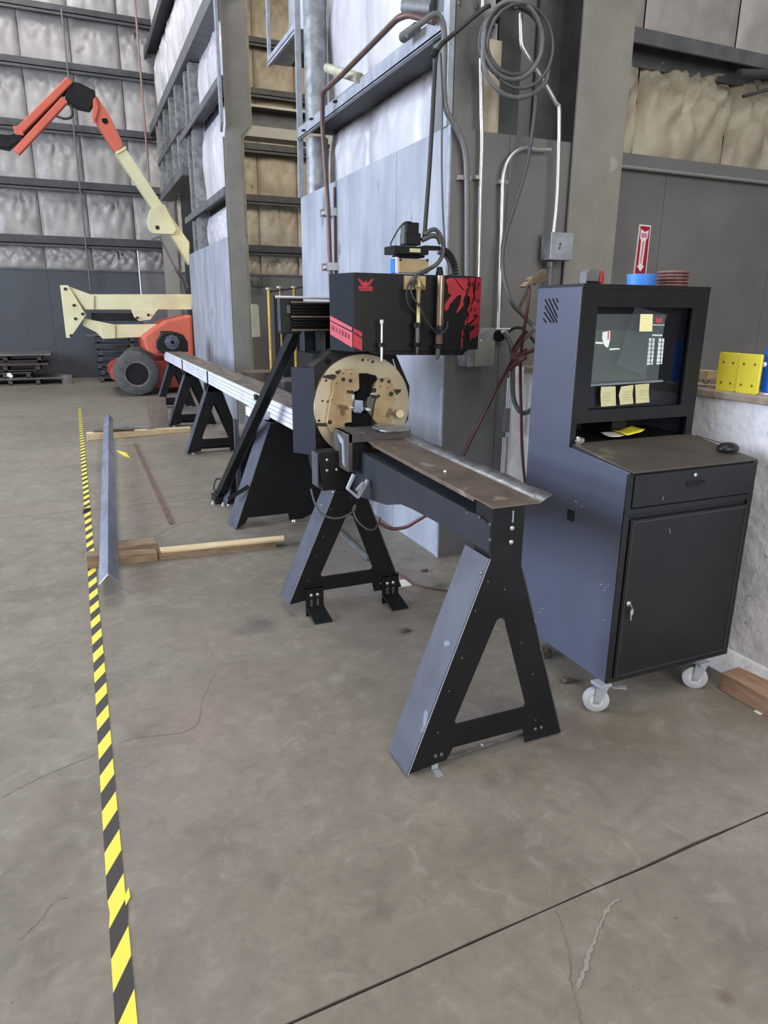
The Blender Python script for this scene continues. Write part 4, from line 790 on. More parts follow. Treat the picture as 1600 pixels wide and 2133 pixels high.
for k in range(5): decal('emblem_lettering', 'red_dark', [onplane(*L5(602+k*16, 190))+V(0, -.002, 0), onplane(*L5(611+k*16, 190))+V(0, -.002, 0), onplane(*L5(611+k*16, 204))+V(0, -.002, 0), onplane(*L5(602+k*16, 204))+V(0, -.002, 0)])
# flame graphic on the right of the cover
L4 = lambda x, y: (800+x/6.664, 440+y/6.664)
def onright(px, py):
    q = at(px, py, F0)
    if q.x <= 1.915: return V(q.x, F0-0.003, q.z)
    r = ray(px, py); nx, ny = -(F0+0.07-F0), (2.03-1.915); c0 = nx*1.915+ny*F0; t_ = c0/(nx*r.x+ny*r.y); q = CAM+r*t_
    return q+V(-.0, -.003, 0) if q.x < 2.03 else V(2.03, F0+.066, q.z)
fl_polys = [[(850, 960), (905, 925), (960, 925), (1090, 1105), (1060, 1160), (1020, 1170), (960, 1230), (905, 1300), (885, 1370), (838, 1380), (838, 1290), (900, 1200), (935, 1170), (885, 1140), (880, 1040)],
            [(975, 925), (1140, 925), (1185, 985), (1150, 1110), (1090, 1230), (1100, 1300), (1040, 1380), (990, 1425), (1010, 1370), (1050, 1290), (1065, 1200), (1060, 1130), (1100, 1090)],
            [(1160, 925), (1260, 925), (1225, 1080), (1235, 1180), (1205, 1290), (1180, 1350), (1150, 1370), (1190, 1260), (1180, 1180), (1150, 1170), (1200, 1000)],
            [(1275, 925), (1345, 925), (1345, 1420), (1290, 1450), (1200, 1530), (1115, 1590), (1125, 1520), (1180, 1450), (1150, 1370), (1210, 1310), (1240, 1240), (1260, 1100)],
            [(1345, 1440), (1345, 1540), (1075, 1740), (1075, 1660), (1200, 1570)], [(1345, 1560), (1345, 1700), (1065, 1915), (1068, 1765)]]
def clip_faces(poly):   # split at the fold between front and chamfer
    return poly
for k, pl_ in enumerate(fl_polys):
    pts = [onright(*L4(*q)) for q in pl_]
    bm = nb(); vs = [bm.verts.new(p) for p in pts]
    tr = tessellate_polygon([[Vector((q[0], q[1], 0)) for q in pl_]])
    for t_ in tr:
        try: bm.faces.new([vs[i] for i in t_])
        except ValueError: pass
    o = obj('flame_graphic' if k < 4 else 'red_band', bm, 'red', hd); md = o.modifiers.new('s', 'SOLIDIFY'); md.thickness = 0.002
rnd = random.Random(4)
for k in range(26):
    x = rnd.uniform(1130, 1330); y = rnd.uniform(950, 1480); l = rnd.uniform(20, 60)
    P = [onright(*L4(*q))+V(0, -.003, 0) for q in ((x, y), (x+12, y-l*0.3), (x-l*0.2+14, y+l*0.8), (x-l*0.4, y+l))]
    if max(p.x for p in P) < 2.02: decal('flame_streak', 'cover', P)
q = onright(*L4(1185, 1640)); decal('band_lettering', 'red_dark', [onright(*L4(*q))+V(0, -.003, 0) for q in ((1180, 1680), (1330, 1580), (1330, 1680), (1180, 1800))])
# torches and probes hung on the cover front
YT = 3.25
tt = lambda px, py, Y=YT: at(px, py, Y)
def axis(px0, py0, px1, py1, prof, m, name, par, Y=YT, n=18):
    a = tt(px0, py0, Y); b = tt(px1, py1, Y); x = (a.x+b.x)/2; bm = nb(); z0 = a.z; z1 = b.z; h = z0-z1
    lathe(bm, (x, Y, z0), (0, 0, -1), [(f_*h, r) for f_, r in prof], n); return obj(name, bm, m, par, sm=35)
tc_ = axis(917, 574, 917, 680, [(0, .019), (1, .019)], 'steel_tube', 'torch_barrel', hd)
axis(916, 678, 916, 692, [(0, .030), (.5, .034), (1, .030)], 'black', 'torch_collar', tc_); axis(915, 692, 914, 718, [(0, .019), (1, .019)], 'rust', 'torch_body', tc_)
axis(914, 716, 913, 726, [(0, .018), (.4, .034), (.7, .034), (1, .014)], 'black', 'torch_collar', tc_); axis(912, 724, 912, 750, [(0, .013), (.75, .013), (1, .004)], 'bolt_dark', 'torch_nozzle', tc_)
mt = axis(872, 640, 872, 673, [(0, .010), (.1, .0115), (1, .0115)], 'brass', 'marking_probe', hd)
axis(872, 583, 872, 640, [(0, .012), (.25, .02), (.4, .012), (1, .008)], 'brass', 'probe_stem', mt); axis(871, 672, 871, 682, [(0, .026), (1, .026)], 'black', 'probe_collar', mt)
axis(870, 680, 870, 716, [(0, .012), (1, .011)], 'bolt_dark', 'probe_body', mt); axis(869, 714, 869, 722, [(0, .026), (1, .020)], 'black', 'probe_collar', mt); axis(869, 722, 869, 740, [(0, .009), (.5, .007), (1, .0015)], 'bolt_dark', 'probe_tip', mt)
a_, b_ = tt(844, 574, 3.28), tt(886, 604, 3.28); bx('probe_bracket', 'jaw', mt, a_.x, b_.x, 3.275, F0, b_.z, a_.z, bev=0.002)
pb = axis(795, 666, 796, 752, [(0, .011), (.09, .011), (.09, .0055), (.6, .0055), (.62, .008), (1, .006)], 'chrome', 'follower_bolt', hd); axis(795, 714, 795, 722, [(0, .016), (1, .016)], 'black', 'bolt_collar', pb)
obj('torch_wire', tube(nb(), [tt(865, 582, 3.24), tt(856, 600, 3.23), tt(862, 622, 3.22), tt(876, 640, 3.21), tt(886, 664, 3.21), tt(900, 684, 3.21), tt(910, 694, 3.22), tt(920, 694, 3.22), tt(930, 684, 3.22), tt(933, 670, 3.23)], 0.0055), 'rubber', hd, sm=60)
obj('torch_wire', tube(nb(), [tt(862, 582, 3.25), tt(850, 596, 3.24), tt(847, 615, 3.24), tt(852, 636, 3.24), tt(866, 652, 3.24)], 0.004), 'rubber', hd, sm=60)
# z-axis drive on top
YM = 3.42
m3 = lambda px, py, Y=YM: at(px, py, Y)
def fbox(name, m, par, px0, py0, px1, py1, y0, y1, bev=0.002, **k):
    a = at(px0, py0, y0); b = at(px1, py1, y0); return bx(name, m, par, a.x, b.x, y0, y1, b.z, a.z, bev=bev, **k)
zd = fbox('drive_plate', 'jaw', hd, 832, 538, 893, 570, YM, YM+.05)
fbox('drive_guard', 'alu', hd, 825, 535, 831, 569, YM+.01, YM+.06); fbox('drive_guard', 'blue_deep', hd, 820, 538, 824, 569, YM+.02, YM+.06)
fbox('motor_mount', 'black', hd, 820, 511, 893, 531, YM-.02, YM+.10); fbox('mount_lower', 'black_matte', hd, 832, 530, 885, 537, YM-.01, YM+.08); fbox('mount_arm', 'black', hd, 885, 511, 918, 521, YM+.02, YM+.08)
fbox('rating_label', 'note', zd, 854, 517, 876, 526, YM-.024, YM-.019, 0)
for px, py in ((834, 541), (890, 542)): bolt(zd, m3(px, py, YM), (0, -1, 0), 0.007, 'hole')
mo = fbox('servo_motor', 'black', hd, 845, 484, 877, 511, YM, YM+.07, 0.004); fbox('motor_cap', 'black', mo, 847, 462, 873, 488, YM+.005, YM+.065, 0.004); fbox('motor_plug', 'cable_grey', mo, 841, 468, 850, 509, YM+.01, YM+.05, 0.004)
obj('motor_wire', tube(nb(), [m3(857, 463), m3(844, 463), m3(832, 475), m3(820, 495), m3(814, 508), m3(816, 518), m3(821, 520)], 0.004), 'rubber', mo, sm=60)
obj('feed_hose', tube(nb(), [m3(884, 490), m3(893, 482), m3(906, 478), m3(916, 488), m3(923, 508), m3(922, 530), m3(912, 548), m3(895, 560), m3(876, 570, 3.35), m3(864, 578, 3.27), m3(857, 590, 3.25)], 0.011), 'cable_grey', mo, sm=60)
obj('feed_hose', tube(nb(), [m3(879, 500), m3(888, 496), m3(900, 491), m3(912, 494), m3(918, 508)], 0.013), 'cable_grey', mo, sm=60)
obj('torch_clamp', lathe(nb(), at(916, 556, 3.4), (0, 0, -1), [(0, .014), (.03, .02), (.06, .02)], 14), 'black', hd, sm=50)
# cable carrier arc: links are separate pieces
cxp, czp = at(918, 572, 3.5).x, at(918, 572, 3.5).z
cc_ = obj('cable_carrier', tube(nb(), [(cxp+.085*math.cos(a), 3.53, czp+.115*math.sin(a)) for a in [i*math.pi/2/8+.05 for i in range(9)]], 0.012), 'cable_grey', hd, sm=60)
for i in range(12):
    a = 0.06+i*0.12; c0 = V(cxp+.098*math.cos(a), 3.53, czp+.128*math.sin(a)); d0 = V(math.cos(a), 0, math.sin(a))
    obj('carrier_link', bar(nb(), c0-d0*0.016, c0+d0*0.016, 0.05, 0.012, (-d0.z, 0, d0.x)), 'black', cc_)
# rear chuck at the far end of the rail
rc = obj('rear_chuck', prism(nb(), [[(1.20, .98), (1.21, 1.10), (1.30, 1.22), (1.50, 1.235), (1.62, 1.19), (1.68, 1.08), (1.68, .925), (1.26, .90)]], 'xz', 11.9, 12.15), 'black', tm, 0.01)
bm = nb(); lathe(bm, (1.43, 11.9, 1.08), (0, -1, 0), [(0, .12), (.03, .12), (.03, .07), (.06, .06)], 8); obj('rear_hub', bm, 'flange', rc); bolt(rc, (1.43, 11.84, 1.08), (0, -1, 0), .03, 'black_matte', 'hole')
for dx in (-.12, -.06): bm = nb(); cyl(bm, (1.36+dx, 11.95, .93), (1.36+dx, 11.95, .99), .012, n=8); obj('bolt', bm, 'chrome', rc, sm=40)

# ================= CONTROL CABINET =================
X0, X1c, Yf, Yb = 1.835, 2.515, 1.93, 2.57
cb = thing('control_cabinet', 'tall charcoal machine control cabinet on castors with inset screen', 'cabinet', (2.175, 2.25, 0))
body = obj('carcass', prism(nb(), [(Yf+.006, .135), (Yb, .135), (Yb, 1.06), (2.28, 1.055), (Yf+.006, 1.005)], 'yz', X0+.012, X1c-.012), 'cab_front', cb, 0.002)
for x0, x1 in ((X0, X0+.013), (X1c-.013, X1c)):
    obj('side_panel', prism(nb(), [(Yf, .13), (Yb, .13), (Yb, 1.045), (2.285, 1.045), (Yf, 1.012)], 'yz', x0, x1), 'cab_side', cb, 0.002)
obj('worktop', prism(nb(), [(Yf-.002, 1.006), (2.285, 1.052), (2.285, 1.060), (Yf-.002, 1.013)], 'yz', X0+.02, X1c-.006), 'worktop', cb, 0.001)
bx('face_rail', 'cab_front', cb, X0, X1c, Yf-.004, Yf+.006, .845, .868, bev=.002); bx('face_rail', 'cab_front', cb, X0, X1c, Yf-.004, Yf+.006, .13, .15, bev=.002)
for x0, x1 in ((X0, X0+.028), (X1c-.028, X1c)): bx('face_post', 'cab_front', cb, x0, x1, Yf-.003, Yf+.006, .13, 1.005, bev=.002)
dr = bx('drawer', 'cab_front', cb, X0+.03, X1c-.03, Yf-.008, Yf+.004, .872, 1.0, bev=.003)
q = at(1445, 1004, Yf); bm = nb(); tube(bm, [(q.x-.045, Yf-.008, q.z), (q.x-.035, Yf-.024, q.z+.002), (q.x+.035, Yf-.024, q.z+.002), (q.x+.045, Yf-.008, q.z)], .004, 8, sm=False); box(bm, q.x-.04, q.x+.04, Yf-.0085, Yf-.007, q.z-.018, q.z-.004); obj('handle', bm, 'black', dr, sm=50)
bolt(dr, at(1448, 989, Yf-.008), (0, -1, 0), .0085, 'chrome', 'lock')
do = bx('door', 'cab_front', cb, X0+.032, X1c-.028, Yf-.010, Yf+.004, .152, .825, bev=.004)
bm = nb(); xa, xb, za, zb = X0+.040, X1c-.036, .160, .817
for (a, b, c, d) in ((xa, xb, zb-.003, zb), (xa, xb, za, za+.003), (xa, xa+.003, za, zb), (xb-.003, xb, za, zb)): box(bm, a, b, Yf-.0125, Yf-.010, c, d)
obj('door_seam', bm, 'cab_line', do)
lk = at(1308, 1257, Yf-.01); bm = nb(); lathe(bm, lk, (0, -1, 0), [(0, .011), (.006, .011), (.008, .008)], 14); obj('lock', bm, 'chrome', do, sm=40)
bm = nb(); cyl(bm, lk+V(.002, -.014, 0), lk+V(.012, -.016, -.022), .0025, n=6); box(bm, lk.x+.004, lk.x+.018, Yf-.026, Yf-.023, lk.z-.045, lk.z-.022); box(bm, lk.x+.007, lk.x+.012, Yf-.026, Yf-.023, lk.z-.068, lk.z-.045); obj('key', bm, 'chrome', do)
for (px, py, dx, dz) in ((1395, 1106, .004, -.009), (1381, 1038, .001, .006)): q = at(px, py, Yf-.011); bm = nb(); bar(bm, q-V(dx, 0, dz), q+V(dx, 0, dz), .002, .003, (0, 1, 0)); obj('scratch', bm, 'chip', do)
for (px, py) in ((1253, 1218), (1262, 1222), (1268, 1216), (1260, 1228), (1200, 1046), (1212, 1056), (1260, 1290), (1130, 1268), (1126, 1275)):
    q = atx(px, py, X0); bm = nb(); rr_ = random.Random(px); bar(bm, q+V(-.001, -.004, 0), q+V(-.001, .004, rr_.uniform(-.006, .006)), .002, .002); obj('paint_chip', bm, 'chip', cb)
a_ = atx(1190, 1070, X0); bx('side_smudge', 'black', cb, X0-.004, X0, a_.y-.022, a_.y+.022, a_.z-.03, a_.z+.015, bev=.002)  # low dark block for a smudge on the cabinet side
# upper hood
ub = obj('hood', prism(nb(), [[(X0, 1.045), (X0+.03, 1.045), (X0+.03, 1.14), (X1c-.04, 1.14), (X1c-.04, 1.045), (X1c, 1.045), (X1c, 1.682), (X0, 1.682)], [(X0+.085, 1.195), (X1c-.085, 1.195), (X1c-.085, 1.605), (X0+.085, 1.605)]], 'xz', 2.282, 2.296), 'cab_front', cb, 0.002)
bx('hood_top', 'cab_front', ub, X0+.001, X1c, 2.280, Yb+.004, 1.676, 1.692, bev=.002); bx('hood_back', 'cab_front', ub, X0, X1c, Yb-.012, Yb, 1.04, 1.68)
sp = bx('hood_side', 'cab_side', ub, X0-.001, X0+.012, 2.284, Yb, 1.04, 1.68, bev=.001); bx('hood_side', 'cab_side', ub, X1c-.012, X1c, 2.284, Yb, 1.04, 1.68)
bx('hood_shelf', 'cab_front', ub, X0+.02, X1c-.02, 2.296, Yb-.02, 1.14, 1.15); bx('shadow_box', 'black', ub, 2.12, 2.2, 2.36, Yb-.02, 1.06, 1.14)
Vz = lambda x, y: atx(1000+x/2.667, 440+y/2.667, X0-.002)
for (x0, y0, x1, y1) in ((425, 485, 434, 505), (403, 485, 432, 545), (382, 485, 430, 590), (362, 490, 428, 618), (360, 525, 412, 618), (356, 562, 395, 618), (352, 598, 368, 618)):
    a = Vz(x0, y0); b = Vz(x1, y1); bm = nb(); bar(bm, V(X0-.001, a.y, a.z), V(X0-.001, b.y, b.z), .006, .004, (1, 0, 0)); obj('vent_slot', bm, 'black_matte', ub)
for x, y in ((365, 470), (445, 468), (340, 632), (433, 633)): q = Vz(x, y); bolt(ub, (X0-.001, q.y, q.z), (-1, 0, 0), .003, 'bolt_dark', 'screw', .002)
bx('glass', 'glass', ub, X0+.08, X1c-.08, 2.297, 2.300, 1.19, 1.61)
YS = 2.325
bx('backing_plate', 'bezel', ub, X0+.06, X1c-.06, YS+.03, YS+.04, 1.16, 1.64)
mn = bx('monitor', 'scr_bg', ub, 1.905*1.015, 2.285*1.015, YS, YS+.03, 1.585+(1.293-1.585)*1.0, 1.578)
S4 = lambda x, y, Y=YS: at(1180+x/5.714, 620+y/5.714, Y)
def spoly(name, m, L, par, Y=YS, th=.0015): return obj(name, prism(nb(), [(S4(x, y, Y).x, S4(x, y, Y).z) for x, y in L], 'xz', Y-th, Y), m, par)
spoly('screen_view', 'scr_view', [(300, 380), (980, 400), (950, 980), (275, 1000)], mn)
spoly('screen_keys', 'scr_white', [(985, 480), (1050, 484), (1025, 795), (955, 800)], mn, YS-.002); spoly('screen_keys', 'scr_white', [(1100, 484), (1162, 487), (1135, 790), (1070, 795)], mn, YS-.002)
for k in range(6):
    y = 525+k*48; spoly('key_gap', 'scr_bg', [(950-k*4, y), (1165-k*4, y), (1165-k*4, y+7), (950-k*4, y+7)], mn, YS-.004)
for x0, x1 in ((1008, 1016), (1124, 1131)): spoly('key_gap', 'scr_bg', [(x0+6, 480), (x1+6, 480), (x1-14, 800), (x0-14, 800)], mn, YS-.004)
spoly('screen_header', 'scr_white', [(1020, 436), (1140, 440), (1138, 458), (1018, 456)], mn, YS-.002); spoly('screen_header', 'scr_white', [(1025, 318), (1165, 322), (1165, 332), (1025, 330)], mn, YS-.002)
spoly('screen_emblem', 'scr_red', [(1060, 228), (1085, 250), (1100, 240), (1115, 250), (1140, 228), (1135, 285), (1112, 302), (1080, 300), (1062, 285)], mn, YS-.003)
spoly('screen_bars', 'scr_white', [(345, 525), (430, 530), (430, 552), (345, 548)], mn, YS-.003); spoly('screen_bars', 'scr_white', [(515, 605), (620, 600), (640, 615), (515, 625)], mn, YS-.003)
spoly('screen_bars', 'scr_white', [(430, 410), (520, 395), (515, 500), (495, 590), (470, 590), (440, 550), (425, 480)], mn, YS-.003); spoly('screen_bars', 'scr_red', [(492, 405), (508, 402), (500, 500), (490, 500)], mn, YS-.005)
a_, b_ = S4(262, 1050, 2.31), S4(1120, 985, 2.31); bm = nb(); bar(bm, V(a_.x, 2.31, a_.z+.002), V(b_.x+.01, 2.31, b_.z-.002), .012, .008); obj('monitor_ledge', bm, 'galv', ub)
# plastic film on the glass
bm = nb(); G = []
c4 = [S4(810, 105, 2.29), S4(1200, 205, 2.29), S4(915, 930, 2.29), S4(590, 795, 2.29)]
for j in range(13):
    row = []
    for i in range(9):
        s, t_ = i/8, j/12; p = (c4[0].lerp(c4[1], s)).lerp(c4[3].lerp(c4[2], s), t_); row.append(bm.verts.new(p+V(0, -.004-.005*abs(noise.noise((s*5, t_*7, 1))), 0)))
    G.append(row)
for j in range(12):
    for i in range(8): bm.faces.new((G[j][i], G[j][i+1], G[j+1][i+1], G[j+1][i]))
tag(obj('plastic_sleeve', bm, 'film', sm=60), 'crumpled clear plastic sleeve stuck slanting on the screen glass', 'plastic sleeve')
for (L, m_, lb, cat) in (([(880, 195), (1028, 195), (1020, 402), (866, 402)], 'note_bright', 'bright pale sticky note high on the screen glass', 'note'),
                      ([(412, 1060), (584, 1056), (588, 1285), (412, 1298), (404, 1160)], 'note', 'leftmost of the three yellow notes below the screen', 'note'),
                      ([(650, 1058), (798, 1038), (786, 1150), (796, 1262), (640, 1278), (622, 1160)], 'note', 'middle curled note of the three below the screen', 'note'),
                      ([(818, 1036), (985, 1022), (978, 1130), (988, 1245), (826, 1260)], 'note', 'rightmost of the three yellow notes below the screen', 'note')):
    base = V(*S4(L[-1][0], L[-1][1], 2.28)); t = thing('sticky_note', lb, cat, tuple(base), None if m_ == 'note_bright' else 'yellow notes in a row below the screen')
    yy = 2.281
    obj('paper', prism(nb(), [(S4(x, y, yy).x, S4(x, y, yy).z) for x, y in L], 'xz', yy-.0008, yy), m_, t)
    if m_ == 'note':
        cx0 = sum(p[0] for p in L)/len(L); cy0 = sum(p[1] for p in L)/len(L); bm = nb(); rn = random.Random(int(cx0))
        for k in range(4):
            y = cy0-40+k*32+rn.randint(-6, 6); pts = [S4(cx0-45+i*15, y+rn.randint(-7, 7), yy-.0015) for i in range(7)]; tube(bm, pts, .0006, 4, 2)
        obj('handwriting', bm, 'ink', t)
# castors
def castor(x, y, ang, par):
    c = obj('castor', box(nb(), x-.03, x+.03, y-.03, y+.03, .118, .132), 'galv', par, .002)
    d = V(math.cos(ang), math.sin(ang), 0); ax = V(-d.y, d.x, 0); w_ = V(x, y, .052)+d*.015
    bm = nb(); lathe(bm, w_-ax*.016, ax, [(0, .030), (0, .044), (.004, .052), (.028, .052), (.032, .044), (.032, .030)], 28); obj('castor_wheel', bm, 'wheel', c, sm=40)
    bm = nb(); lathe(bm, w_-ax*.018, ax, [(0, .012), (.003, .034), (.033, .034), (.036, .012)], 20); obj('castor_hub', bm, 'wheel_hub', c, sm=40)
    bm = nb()
    for s in (-1, 1):
        p = w_+ax*.024*s; q = V(x, y, .12)+ax*.024*s
        hexa(bm, [p-d*.012-V(0, 0, .012)-ax*.0015, p+d*.012-V(0, 0, .012)-ax*.0015, p+d*.012-V(0, 0, .012)+ax*.0015, p-d*.012-V(0, 0, .012)+ax*.0015, q-d*.026-ax*.0015, q+d*.022-ax*.0015, q+d*.022+ax*.0015, q-d*.026+ax*.0015])
    obj('castor_fork', bm, 'galv', c, .001)
    bm = nb(); cyl(bm, w_-ax*.028, w_+ax*.028, .006, n=10); obj('axle_bolt', bm, 'chrome', c, sm=40); return c
for px_, py_ in ((1243, 1461), (1450, 1414)):
    q = atz(px_, py_, .052); castor(q.x+.022, q.y-.012+.02, math.radians(150) if px_ < 1300 else math.radians(140), cb)
castor(1.90, 2.50, math.radians(150), cb); castor(2.43, 2.50, math.radians(20), cb)
bm = nb(); bar(bm, (1.885, 1.94, .10), (1.925, 1.905, .105), .02, .006); obj('brake_pedal', bm, 'galv', cb)
# things on the cabinet
sl = lambda y: 1.0135+(y-Yf)*0.131    # worktop height
q = atz(1513, 940, 1.04); ms_ = thing('computer_mouse', 'black computer mouse at the right front of the dusty worktop', 'mouse', (q.x, q.y, sl(q.y)))
bm = nb(); bmesh.ops.create_uvsphere(bm, u_segments=20, v_segments=12, radius=1); q0 = V(2.455, 2.03, sl(2.03)+.006)
bmesh.ops.scale(bm, vec=(.052, .038, .026), verts=bm.verts); bmesh.ops.translate(bm, vec=q0+V(0, 0, .010), verts=bm.verts)
ms_.location = q0; WL[ms_.name] = q0
for v in bm.verts: v.co.z = max(v.co.z, q0.z)
obj('mouse_shell', bm, 'bezel', ms_, sm=60); obj('mouse_cable', tube(nb(), [q0+V(.04, .02, .006), q0+V(.055, .06, .012), q0+V(.05, .12, .018), q0+V(.03, .2, .03)], .002), 'rubber', ms_, sm=60)
bm = nb(); q = V(1.95, 2.31, sl(2.31)); rn = random.Random(3)
bm = nb(); bmesh.ops.create_icosphere(bm, subdivisions=2, radius=.02)
for v in bm.verts: v.co += v.normal*rn.uniform(-.006, .006)
q = atz(1210, 911, 1.05); q = V(1.875, 2.268, sl(2.268)); bmesh.ops.scale(bm, vec=(1, .7, .8), verts=bm.verts); bmesh.ops.translate(bm, vec=q+V(0, 0, .015), verts=bm.verts)
tag(obj('foil_ball', bm, 'chrome'), 'crumpled shiny foil on the worktop left under the hood', 'foil')
def sheet(name, lb, m_, c, sx, sy, rot, cat, up=.006, seed=0):
    bm = nb(); G = []; ca, sa = math.cos(rot), math.sin(rot)
    for j in range(5):
        row = []
        for i in range(7):
            x = (i/6-.5)*sx; y = (j/4-.5)*sy; row.append(bm.verts.new(V(c[0]+x*ca-y*sa, c[1]+x*sa+y*ca, sl(c[1]+x*sa+y*ca)+up+.008*noise.noise((x*20+seed, y*20, seed))+.01*(i/6)**2)))
        G.append(row)
    for j in range(4):
        for i in range(6): bm.faces.new((G[j][i], G[j][i+1], G[j+1][i+1], G[j+1][i]))
    o = tag(obj(name, bm, m_, sm=60), lb, cat); md = o.modifiers.new('s', 'SOLIDIFY'); md.thickness = .001; return o
sheet('paper_sheet', 'crumpled yellow paper on the worktop under the hood', 'yellow', (2.18, 2.32), .12, .08, .2, 'paper', .022, 1)
sheet('paper_sheet', 'white paper scrap under the yellow paper on the worktop', 'paper', (2.14, 2.335), .16, .07, .05, 'paper', .011, 4)
# on top of the hood (z 1.692)
ZT = 1.692
tr = thing('tape_roll', 'blue plastic ring standing behind the top edge of the cabinet', 'tape roll', (2.255, 2.42, ZT))
bm = nb(); lathe(bm, (2.255, 2.42, ZT), (0, 0, 1), [(0, .040), (0, .055), (.05, .062), (.05, .046), (0, .040)], 32, caps=False); obj('ring', bm, 'blue', tr, sm=40)
for k in range(5):
    bm = nb(); dx = (0, .003, -.002, .002, 0)[k]; lathe(bm, (2.44+dx, 2.43, ZT+.0005+k*.0135), (0, 0, 1), [(0, .010), (0, .062), (.003, .066), (.0095, .066), (.0125, .062), (.0125, .010)], 30)
    lb_ = ('bottom', 'second lowest', 'middle', 'second highest', 'top')[k]+' brown abrasive disc in the stack on the cabinet'
    t = thing('abrasive_disc', lb_, 'disc', (2.44+dx, 2.43, ZT+k*.0135), 'abrasive discs stacked on the cabinet')
    obj('disc_body', bm, 'abrasive', t, sm=40)
    bm = nb(); lathe(bm, (2.44+dx, 2.43, ZT+.010+k*.0135), (0, 0, 1), [(0, .0620), (0, .0664), (.0025, .0645), (.0026, .0620)], 30, caps=False); obj('rim', bm, 'abrasive_edge', t, sm=40)
tp = thing('tape_measure', 'grey tape measure with a red end on the cabinet top left', 'tape measure', (1.965, 2.38, ZT))
bm = nb(); prism(bm, [(1.91, ZT), (1.978, ZT), (1.984, ZT+.045), (1.965, ZT+.06), (1.925, ZT+.058), (1.91, ZT+.045)], 'xz', 2.36, 2.40); obj('case', bm, 'flex', tp, .005)
bm = nb(); prism(bm, [(1.986, ZT+.004), (2.008, ZT+.006), (2.01, ZT+.03), (2.004, ZT+.055), (1.988, ZT+.056)], 'xz', 2.365, 2.40); obj('red_end', bm, 'red', tp, .006); bx('grip', 'black', tp, 1.912, 1.975, 2.357, 2.403, ZT, ZT+.014, bev=.003)
# fire arrow sign on the back wall
sg = thing('arrow_sign', 'tall red sign with a white arrow pointing down on the dark wall', 'sign', (3.95, 4.31, 1.88))
ZS = 4.322
W4 = lambda x, y: (at(1180+x/3.81, 440+y/3.81, ZS).x, at(1180+x/3.81, 440+y/3.81, ZS).z)
obj('sign_border', prism(nb(), [W4(582, 104), (W4(673, 114)), W4(630, 510), W4(534, 505)], 'xz', ZS, 4.33), 'white', sg)
obj('sign_field', prism(nb(), [W4(588, 116), W4(664, 124), W4(624, 500), W4(542, 494)], 'xz', ZS-.002, ZS), 'sign_red', sg)
obj('arrow', prism(nb(), [W4(590, 140), W4(620, 165), W4(652, 150), W4(640, 215), W4(628, 232), W4(600, 432), W4(612, 436), W4(583, 480), W4(555, 430), W4(568, 432), W4(590, 232), W4(582, 212)], 'xz', ZS-.004, ZS-.002), 'white', sg)
obj('arrow_print', prism(nb(), [W4(594, 172), W4(638, 176), W4(634, 212), W4(590, 208)], 'xz', ZS-.005, ZS-.004), 'pink', sg); obj('arrow_print', prism(nb(), [W4(603, 236), W4(617, 238), W4(590, 415), W4(578, 413)], 'xz', ZS-.005, ZS-.004), 'pink', sg)
# on the low wall
for k, (px0, px1, dy, lb) in enumerate(((1488, 1531, 0, 'yellow plastic plate with four holes on the low wall, left'), (1530, 1578, .02, 'yellow plastic plate with four holes on the low wall, right'))):
    y1 = (2.312, 2.203)[k]; y0 = (2.205, 2.092)[k]; t = thing('yellow_plate', lb, 'plate', (2.66, (y0+y1)/2, 1.25), 'yellow plates on the low wall')
    x = 2.655-.004*k; bm = nb(); prism(bm, [(y0+.006, 1.25), (y1-.006, 1.25), (y1, 1.256), (y1, 1.412), (y1-.006, 1.418), (y0+.004, 1.418), (y0, 1.412), (y0, 1.256)], 'yz', x, x+.012); obj('plate_body', bm, 'yellow', t, .002)
    for yy in (y0+.028, y1-.028):
        for zz in (1.285, 1.375): bolt(t, (x, yy, zz), (-1, 0, 0), .0055, 'yellow_hole', 'hole', .001)
t = thing('blue_container', 'blue plastic container at the right edge of the low wall', 'container', (2.72, 1.93, 1.25))
bx('container_body', 'blue_deep', t, 2.70, 2.82, 1.96, 2.122, 1.256, 1.465, bev=.012); bx('container_base', 'white', t, 2.694, 2.83, 1.95, 2.128, 1.25, 1.257); bm = nb(); cyl(bm, (2.702, 2.11, 1.375), (2.690, 2.115, 1.375), .010); obj('cap', bm, 'white', t, sm=50)
bm = nb(); rn = random.Random(9)
for k in range(26):
    p = V(2.70+rn.uniform(-.05, .05), 2.42+rn.uniform(-.09, .09), 1.252+rn.uniform(.004, .03)); d = V(rn.uniform(-1, 1), rn.uniform(-1, 1), rn.uniform(-.3, .5)).normalized(); bar(bm, p-d*.012, p+d*.012, .005, .002, (0.1, .2, 1))
tag(obj('copper_offcuts', bm, 'copper'), 'heap of shiny copper offcuts on the low wall beside the yellow plates', 'offcuts', kind='stuff')
tag(obj('wood_scrap', box(nb(), 2.70, 2.76, 2.40, 2.47, 1.285, 1.325), 'wood_light', bev=.002), 'small pale wood block on the copper offcuts', 'block')

